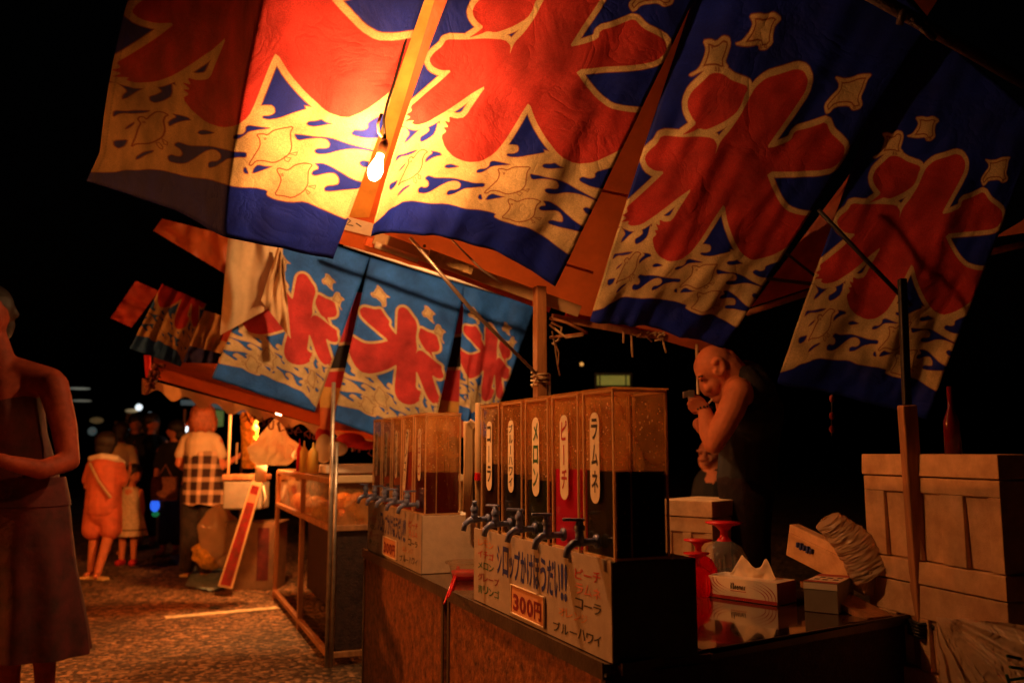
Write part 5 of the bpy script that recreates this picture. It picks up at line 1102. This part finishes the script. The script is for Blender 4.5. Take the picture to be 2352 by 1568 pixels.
# --- generic small figures: local frame x right, y away, z up, metres
def fig(base, s=1.0, flip=1, turn=0.0):
    ca, sa = math.cos(turn), math.sin(turn)
    return lambda x, y, z: Vector((base.x, base.y, 0)) + R_ * (x * ca - y * sa) * s * flip + FH * (x * sa + y * ca) * s + UP * z * s
def headp(mb, f, c, r, face=None):
    """skull, jaw, nose and ears; face = direction (x, y) the nose points in the figure's frame"""
    fx, fy = face; x, y, z = c
    mb.ell(f(x, y, z), (r * .80, r * .86, r), 16); mb.ell(f(x + fx * r * .25, y + fy * r * .25, z - r * .45), (r * .58, r * .6, r * .58), 12)
    cap(mb, f(x + fx * r * .86, y + fy * r * .86, z - r * .02), f(x + fx * r * 1.02, y + fy * r * 1.02, z - r * .28), r * .09, r * .14)
    cap(mb, f(x + fx * r * .78, y + fy * r * .78, z - r * .55), f(x + fx * r * .80, y + fy * r * .80, z - r * .62), r * .16, r * .15)
    for s in (-1, 1): mb.ell(f(x - fy * s * r * .8, y + fx * s * r * .8, z - r * .1), (r * .10, r * .14, r * .22), 8)
def eyes(f, c, r, face, parent):
    fx, fy = face; x, y, z = c
    for s in (-1, 1):
        e = MB(); e.ell(f(x + fx * r * .74 - fy * s * r * .3, y + fy * r * .74 + fx * s * r * .3, z - r * .06), (r * .12, r * .12, r * .07), 8); e.build('eye', M_hairdark, parent, True)
def hand(mb, f, c, d, r=.03):
    x, y, z = c; mb.ell(f(x, y, z), (r, r * .7, r * 1.1), 10)
    for k in range(4): cap(mb, f(x + d[0] * r * .6, y + (k - 1.5) * r * .5, z + d[2] * r * .6), f(x + d[0] * r * (2.2 - .2 * abs(k - 1.2)), y + (k - 1.5) * r * .5, z + d[2] * r * 2.0), r * .26, r * .2)
    cap(mb, f(x, y - r * .6, z), f(x + d[0] * r, y - r * 1.1, z + d[2] * r + r * .5), r * .28, r * .22)
# woman in the plaid tunic, from behind
def mat_plaid():
    m, n, l, bs_ = nt('plaid_cloth'); tc = n.new('ShaderNodeTexCoord'); acc = None
    for d, sc in (('X', 2.9), ('Z', 2.6)):
        mp = n.new('ShaderNodeMapping'); mp.inputs['Rotation'].default_value = (0, 0, YAW if d == 'X' else 0); l.new(tc.outputs['Object'], mp.inputs[0])
        w = n.new('ShaderNodeTexWave'); w.bands_direction = d; w.inputs['Scale'].default_value = sc; w.inputs['Distortion'].default_value = .4; w.inputs['Detail'].default_value = 1; l.new(mp.outputs[0], w.inputs[0])
        r = n.new('ShaderNodeMapRange'); r.inputs[1].default_value = .62; r.inputs[2].default_value = .8; l.new(w.outputs['Fac'], r.inputs[0])
        if acc is None: acc = r.outputs[0]
        else:
            a = n.new('ShaderNodeMath'); a.operation = 'ADD'; l.new(acc, a.inputs[0]); l.new(r.outputs[0], a.inputs[1]); h = n.new('ShaderNodeMath'); h.operation = 'MULTIPLY'; h.inputs[1].default_value = .5; l.new(a.outputs[0], h.inputs[0]); acc = h.outputs[0]
    rp = n.new('ShaderNodeValToRGB'); rp.color_ramp.elements[0].color = (.035, .012, .01, 1); rp.color_ramp.elements[1].color = (.68, .45, .26, 1); l.new(acc, rp.inputs[0]); l.new(rp.outputs[0], bs_.inputs['Base Color']); bs_.inputs['Roughness'].default_value = .85
    return m
M_plaid = mat_plaid()
wb = onz(448, 1322, 0); f = fig(wb)
wm = thing('person', wb, 'woman with auburn bob seen from behind in a plaid tunic', 'person')
b = MB(); headp(b, f, (0.01, 0, 1.50), .105, (-.3, .95)); cap(b, f(0, .0, 1.30), f(.01, 0, 1.42), .05, .048)
chain(b, [f(0, 0, 1.25), f(0, 0, 1.05), f(0, 0, .88)], [.11, .10, .12])
chain(b, [f(-.165, 0, 1.26), f(-.20, .0, 1.05), f(-.16, .12, .98)], [.045, .038, .03]); chain(b, [f(.165, 0, 1.26), f(.20, .02, 1.02), f(.30, .12, 1.10)], [.045, .038, .028])
hand(b, f, (.325, .13, 1.12), (.6, 0, .8), .026)
for s in (-1, 1): chain(b, [f(s * .075, 0, .85), f(s * .07, 0, .45), f(s * .075, .01, .07)], [.085, .055, .038]); cap(b, f(s * .075, .0, .035), f(s * .09, .13, .03), .033, .028)
remeshed(b, 'body', M_skin, wm, .011, 2)
h = MB(); h.ell(f(.01, -.01, 1.525), (.122, .125, .112), 18)
for k in range(13): a = math.radians(-10 + 200 * k / 12 + 180 - 0); h.ell(f(.01 + .098 * math.cos(a), .01 + .10 * math.sin(a), 1.44 + .018 * math.sin(k * 2.1)), (.042, .042, .085), 8)
cap(h, f(-.10, -.02, 1.45), f(-.15, -.02, 1.41), .03, .012); cap(h, f(.11, -.03, 1.42), f(.13, -.03, 1.37), .028, .012); h.ell(f(.01, -.07, 1.46), (.10, .06, .11), 12)
remeshed(h, 'hair', M_hairred, wm, .009, 2)
t = MB(); chain(t, [f(-.10, 0, 1.28), f(0, 0, 1.30), f(.10, 0, 1.28)], [.075, .085, .075]); chain(t, [f(0, 0, 1.24), f(0, 0, 1.12)], [.145, .135])
for s in (-1, 1): cap(t, f(s * .13, 0, 1.27), f(s * .19, .01, 1.14), .068, .060)
remeshed(t, 'tee', M_wtee, wm, .011, 2)
t = MB()
def tun(a, bb):
    ang = 2 * math.pi * a; z = 1.17 - .50 * bb; r = .155 + .035 * bb + .016 * math.sin(ang * 7) * bb; x = .02 + .05 * bb * bb
    return f(x + r * 1.08 * math.cos(ang) + (.05 * bb ** 2 if math.cos(ang) > .3 else 0), r * .85 * math.sin(ang), z + .012 * math.sin(ang * 7) * bb)
t.grid(tun, 56, 24); t.build('plaid_tunic', M_plaid, wm, True)
t = MB()
for s in (-1, 1): chain(t, [f(s * .08 + .02, 0, .80), f(s * .085 + .01, 0, .45), f(s * .08, 0, .09)], [.115, .085, .07])
remeshed(t, 'jeans', M_jeans, wm, .012, 2)
t = MB()
for s in (-1, 1): t.obox(f(s * .085, .05, .010), R_ * .042, FH * .12, UP * .010)
t.build('sandals', M_sandal, wm, bevel=.006)
stick = tag(MB().tube([f(.315, .11, 1.05), f(.318, .10, 1.25)], .010, 6).build('skewer', M_woodpale), 'skewer held up by the woman in the plaid tunic', 'skewer')
# girl in the pale dress
gb = onz(292, 1297, 0); f = fig(gb)
gr = thing('person', gb, 'small girl in a pale sleeveless dress looking right', 'person')
b = MB(); headp(b, f, (0.03, 0, .935), .088, (.8, -.6)); cap(b, f(0, 0, .78), f(.02, 0, .86), .036, .036); chain(b, [f(0, 0, .74), f(0, 0, .5)], [.075, .085])
chain(b, [f(-.10, 0, .75), f(-.125, -.02, .58), f(-.10, -.06, .47)], [.03, .026, .02]); chain(b, [f(.10, 0, .75), f(.125, .02, .58), f(.11, .0, .45)], [.03, .026, .02]); hand(b, f, (-.09, -.065, .45), (.2, 0, -1), .019)
for s in (-1, 1): chain(b, [f(s * .06, 0, .48), f(s * .06, 0, .25), f(s * .062, 0, .06)], [.058, .04, .028])
remeshed(b, 'body', M_skin, gr, .009, 2); eyes(f, (0.03, 0, .935), .088, (.8, -.6), gr)
h = MB(); h.ell(f(.012, .012, .955), (.092, .095, .088), 16); h.ell(f(-.03, .04, .88), (.065, .06, .11), 12); cap(h, f(-.055, .0, .90), f(-.07, .02, .78), .035, .02); remeshed(h, 'hair', M_hairdark, gr, .009, 2)
t = MB()
def drs(a, bb):
    ang = 2 * math.pi * a; r = np.interp(bb, [0, .2, .4, 1], [.075, .105, .11, .185]) * (1 + .07 * math.sin(ang * 8) * bb); return f(r * math.cos(ang), r * .75 * math.sin(ang), .80 - .50 * bb)
t.grid(drs, 48, 24); dr = t.build('dress', M_dress, gr, True)
MB().grid(lambda a, bb: drs(a, .86 + .03 * bb) + (drs(a, .86) - f(0, 0, .37)).normalized() * .004, 48, 2).build('hem_band', M_card, dr, True)
t = MB(); [chain(t, [f(s * .062, .02, .03), f(s * .07, -.06, .028)], [.036, .034]) for s in (-1, 1)]; remeshed(t, 'shoes', M_redcanvas, gr, .008, 1)
# teenager in the coral shirt
tb2 = onz(228, 1325, 0); f = fig(tb2)
tn = thing('person', tb2, 'teenager in coral shirt and shorts with towel round the neck', 'person')
b = MB(); headp(b, f, (0, 0, 1.24), .10, (.3, .95)); cap(b, f(0, 0, 1.08), f(0, 0, 1.16), .045, .045); chain(b, [f(0, 0, 1.0), f(0, 0, .7)], [.11, .11])
chain(b, [f(-.14, 0, 1.03), f(-.17, .02, .84), f(-.13, .12, .78)], [.04, .034, .026]); chain(b, [f(.14, 0, 1.03), f(.17, .02, .86), f(.16, .15, .98)], [.04, .034, .026]); hand(b, f, (.16, .16, 1.02), (.2, 0, 1), .022)
chain(b, [f(-.07, 0, .62), f(-.08, .03, .34), f(-.09, .02, .06)], [.075, .05, .034]); chain(b, [f(.08, 0, .62), f(.07, -.02, .36), f(.02, -.08, .06)], [.075, .052, .034])
cap(b, f(-.09, .03, .03), f(-.08, -.09, .028), .03, .026); cap(b, f(.01, -.07, .035), f(.05, -.18, .03), .032, .026)
remeshed(b, 'body', M_skin, tn, .010, 2)
h = MB(); h.ell(f(0, -.015, 1.265), (.105, .108, .10), 16); h.ell(f(0, -.04, 1.2), (.09, .07, .09), 12); remeshed(h, 'hair', M_hairdark, tn, .010, 2)
t = MB(); chain(t, [f(-.10, 0, 1.03), f(0, 0, 1.05), f(.10, 0, 1.03)], [.072, .08, .072]); chain(t, [f(0, 0, 1.0), f(0, 0, .66)], [.15, .165]); [cap(t, f(s * .12, 0, 1.03), f(s * .165, .01, .90), .062, .055) for s in (-1, 1)]; remeshed(t, 'coral_shirt', M_coralcloth, tn, .012, 2)
t = MB(); chain(t, [f(0, 0, .66), f(0, 0, .6)], [.14, .14]); [chain(t, [f(s * .075, 0, .62), f(s * .085, 0, .44)], [.10, .10]) for s in (-1, 1)]; remeshed(t, 'shorts', M_coralcloth, tn, .012, 2)
t = MB(); chain(t, [f(-.12, -.05, 1.10), f(0, -.09, 1.12), f(.12, -.05, 1.10), f(.15, .02, 1.06)], [.028, .034, .034, .028]); remeshed(t, 'towel', M_paper, tn, .010, 2)
MB().tube([f(-.08, -.155, 1.06), f(.02, -.175, .9), f(.14, -.16, .74)], .014, 6).build('bag_strap', M_woodpale, tn, True)
t = MB(); t.obox(f(-.085, -.03, .010), R_ * .04, FH * .11, UP * .010); t.obox(f(.035, -.12, .010), (R_ * .9 - FH * .5).normalized() * .13, (FH + R_ * .4).normalized() * .042, UP * .012); t.build('sandals', M_sandal, tn, bevel=.005)
# dim figures behind
def dim(u, d, hgt, label, top, bottom, turn=(-.2, .97), arms=True, hairm=None, extra=None):
    base = P(u, 1200, d); base.z = 0; s = hgt / 1.65; f = fig(base, s); t = thing('person', base, label, 'person')
    b = MB(); headp(b, f, (0, 0, 1.53), .105 * s, turn); cap(b, f(0, 0, 1.32), f(0, 0, 1.44), .05 * s, .05 * s); chain(b, [f(0, 0, 1.25), f(0, 0, .9)], [.11 * s, .12 * s])
    for k in (-1, 1):
        chain(b, [f(k * .17, 0, 1.28), f(k * .2, .0, 1.02), f(k * .17, -.1, .86)], [.045 * s, .038 * s, .028 * s]); hand(b, f, (k * .165, -.11, .82), (0, 0, -1), .026 * s)
        chain(b, [f(k * .08, 0, .85), f(k * .08, 0, .45), f(k * .08, 0, .07)], [.085 * s, .055 * s, .036 * s]); cap(b, f(k * .08, 0, .035), f(k * .1, -.14, .03), .034 * s, .028 * s)
    remeshed(b, 'body', M_skin, t, .014, 2)
    h = MB(); h.ell(f(-turn[0] * .02, -turn[1] * .02, 1.56), (.108 * s, .11 * s, .105 * s), 14); h.ell(f(-turn[0] * .05, -turn[1] * .05, 1.48), (.085 * s, .085 * s, .09 * s), 12); remeshed(h, 'hair', hairm or M_hairdark, t, .012, 2)
    c = MB(); chain(c, [f(-.12, 0, 1.29), f(.12, 0, 1.29)], [.08 * s, .08 * s]); chain(c, [f(0, 0, 1.24), f(0, 0, .9)], [.155 * s, .165 * s])
    for k in (-1, 1): cap(c, f(k * .14, 0, 1.28), f(k * .195, 0, 1.1), .066 * s, .058 * s)
    remeshed(c, 'shirt', top, t, .014, 2)
    c = MB()
    for k in (-1, 1): chain(c, [f(k * .085, 0, .88), f(k * .09, 0, .5), f(k * .085, 0, .2)], [.12 * s, .09 * s, .085 * s])
    remeshed(c, 'trousers', bottom, t, .014, 2); return t, f
dim(268, 10.0, 1.50, 'person in a cream shirt standing behind the teenager', M_wtee, M_blackcloth)
dim(300, 11.5, 1.66, 'dark haired person in black left of the distant cream awning', M_blackcloth, M_blackcloth, (.5, -.86))
dim(338, 10.8, 1.64, 'person in black clothes behind the small girl', M_blackcloth, M_blackcloth, (.9, -.4))
_, f = dim(392, 9.9, 1.52, 'person in black with bare ankles half behind the woman in plaid', M_blackcloth, M_blackcloth, (-.9, -.4))
hb = thing('handbag', f(-.12, -.2, .7), 'pinkish woven handbag carried in front of the woman in plaid', 'handbag')
c = P(378, 1122, 9.5); MB().obox(c, R_ * .14, FH * .04, UP * .13).build('bag', M_pinkbag, hb, bevel=.02); MB().tube([c + R_ * .08 + UP * .12, c + UP * .26, c - R_ * .08 + UP * .12], .01, 6).build('handle', M_pinkbag, hb, True)
# older man behind the counter, face only lit
ob = P(1640, 1100, 6.4); ob.z = 0
om = thing('person', ob, 'older man\'s face looking down below the bald man\'s elbow', 'person')
b = MB(); k_ = .2632 * 6.4 / 2000; oz = lambda x, y, d=6.4: P(1473.7 + .2632 * x, 736.8 + .2632 * y, d)
b.ell(oz(590, 1140), (88 * k_, .085, 105 * k_), 18); b.ell(oz(565, 1230), (66 * k_, .07, 75 * k_), 14); chain(b, [oz(548, 1150, 6.31), oz(540, 1200, 6.285)], [.012, .019]); chain(b, [oz(545, 1248, 6.31), oz(575, 1248, 6.315)], [.012, .012])
for s in (-1, 1): b.ell(oz(558 + 45 * s, 1205, 6.325), (.024, .022, .024), 8); chain(b, [oz(552 + 20 * s, 1128, 6.31), oz(552 + 62 * s, 1132, 6.325)], [.012, .012])
b.ell(oz(668, 1165, 6.42), (.015, .02, .032), 8); chain(b, [oz(620, 1230), oz(645, 1350), oz(660, 1450)], [.055, .058, .09]); chain(b, [oz(660, 1450), ob + UP * .5], [.16, .18]); chain(b, [ob + UP * .5, ob + UP * .05], [.14, .08])
remeshed(b, 'body', M_skin, om, .010, 2)
for s in (-1, 1): e = MB(); e.ell(oz(554 + 38 * s, 1155, 6.31), (.014, .008, .007), 8); e.build('eye', M_hairdark, om, True)
h = MB(); h.ell(oz(612, 1095, 6.44), (88 * k_, .085, 72 * k_), 14); remeshed(h, 'hair', M_hairdark, om, .010, 2)
t = MB(); chain(t, [oz(655, 1420, 6.42), oz(668, 1470, 6.42), ob + UP * .45], [.13, .19, .21]); remeshed(t, 'dark_shirt', M_blackcloth, om, .014, 2)
# big figure at the left edge, from behind and walking out of the picture
f1 = lambda u, v, d=3.9: P(u, v, d)
pbase = P(60, 1600, 3.95); pbase.z = 0
p1 = thing('person', pbase, 'large bare shouldered person in a dark red skirt at the left edge', 'person')
b = MB(); b.ell(f1(-28, 722), (.088, .10, .118), 18); b.ell(f1(-40, 760, 3.82), (.06, .07, .06), 12); b.ell(f1(2, 735, 3.86), (.012, .022, .034), 8)
chain(b, [f1(-20, 770), f1(0, 850, 3.92)], [.062, .075]); chain(b, [f1(-100, 862, 3.95), f1(0, 852, 3.95), f1(112, 878, 3.95)], [.07, .085, .07])
chain(b, [f1(10, 900, 3.95), f1(20, 1000, 3.95), f1(40, 1120, 3.95)], [.15, .14, .15])
chain(b, [f1(122, 886, 3.93), f1(146, 975, 3.90), f1(158, 1058, 3.86)], [.066, .056, .046]); chain(b, [f1(158, 1058, 3.86), f1(95, 1078, 3.72), f1(20, 1062, 3.62)], [.045, .042, .032])
chain(b, [f1(-110, 880), f1(-140, 1000, 3.85), f1(-40, 1070, 3.65)], [.06, .05, .034])
b.ell(f1(0, 1056, 3.6), (.045, .035, .03), 10)
for k in range(4): chain(b, [f1(-12, 1044 + 8 * k, 3.58), f1(-46, 1040 + 9 * k, 3.57), f1(-66, 1050 + 8 * k, 3.6)], [.011, .010, .008])
for s in (-1, 1): chain(b, [f1(50 + 40 * s, 1150, 3.95), f1(60 + 40 * s, 1400, 3.95), Vector((f1(70 + 40 * s, 1500, 3.95).x, f1(70 + 40 * s, 1500, 3.95).y, .08))], [.09, .06, .04]); bb_ = f1(70 + 40 * s, 1500, 3.95); cap(b, Vector((bb_.x, bb_.y, .04)), Vector((bb_.x, bb_.y, .035)) + FH * .14, .038, .032)
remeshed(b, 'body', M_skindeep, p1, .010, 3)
h = MB(); h.ell(f1(-26, 705, 3.93), (.104, .115, .11), 16); h.ell(f1(-12, 745, 3.99), (.085, .07, .10), 12); cap(h, f1(10, 700, 3.95), f1(34, 722, 4.0), .035, .02); cap(h, f1(0, 780, 3.97), f1(14, 810, 4.0), .03, .012); remeshed(h, 'hair', M_hairdark, p1, .010, 2)
t = MB(); chain(t, [f1(15, 935, 3.95), f1(25, 1010, 3.95), f1(45, 1110, 3.95)], [.155, .152, .168]); remeshed(t, 'sleeveless_top', M_maroon, p1, .011, 3)
t = MB()
def skr(a, bb):
    ang = 2 * math.pi * a; c0 = f1(52, 1095, 3.95); c1 = f1(72, 1500, 3.95); c = c0.lerp(c1, bb); r = (.175 + .075 * bb) * (1 + .06 * math.sin(ang * 9 + bb * 2) * bb + .05 * noise.noise(Vector((math.cos(ang) * 2, math.sin(ang) * 2, bb * 3)))); return c + R_ * r * math.cos(ang) + FH * r * .85 * math.sin(ang)
t.grid(skr, 72, 30); sk = t.build('skirt', M_maroon, p1, True)
t = MB(); t.grid(lambda a, bb: skr(a, .0 + .16 * bb) + (skr(a, .1) - f1(52, 1140, 3.95)).normalized() * .006, 72, 4); t.build('waist_sash', M_maroon, sk, True)
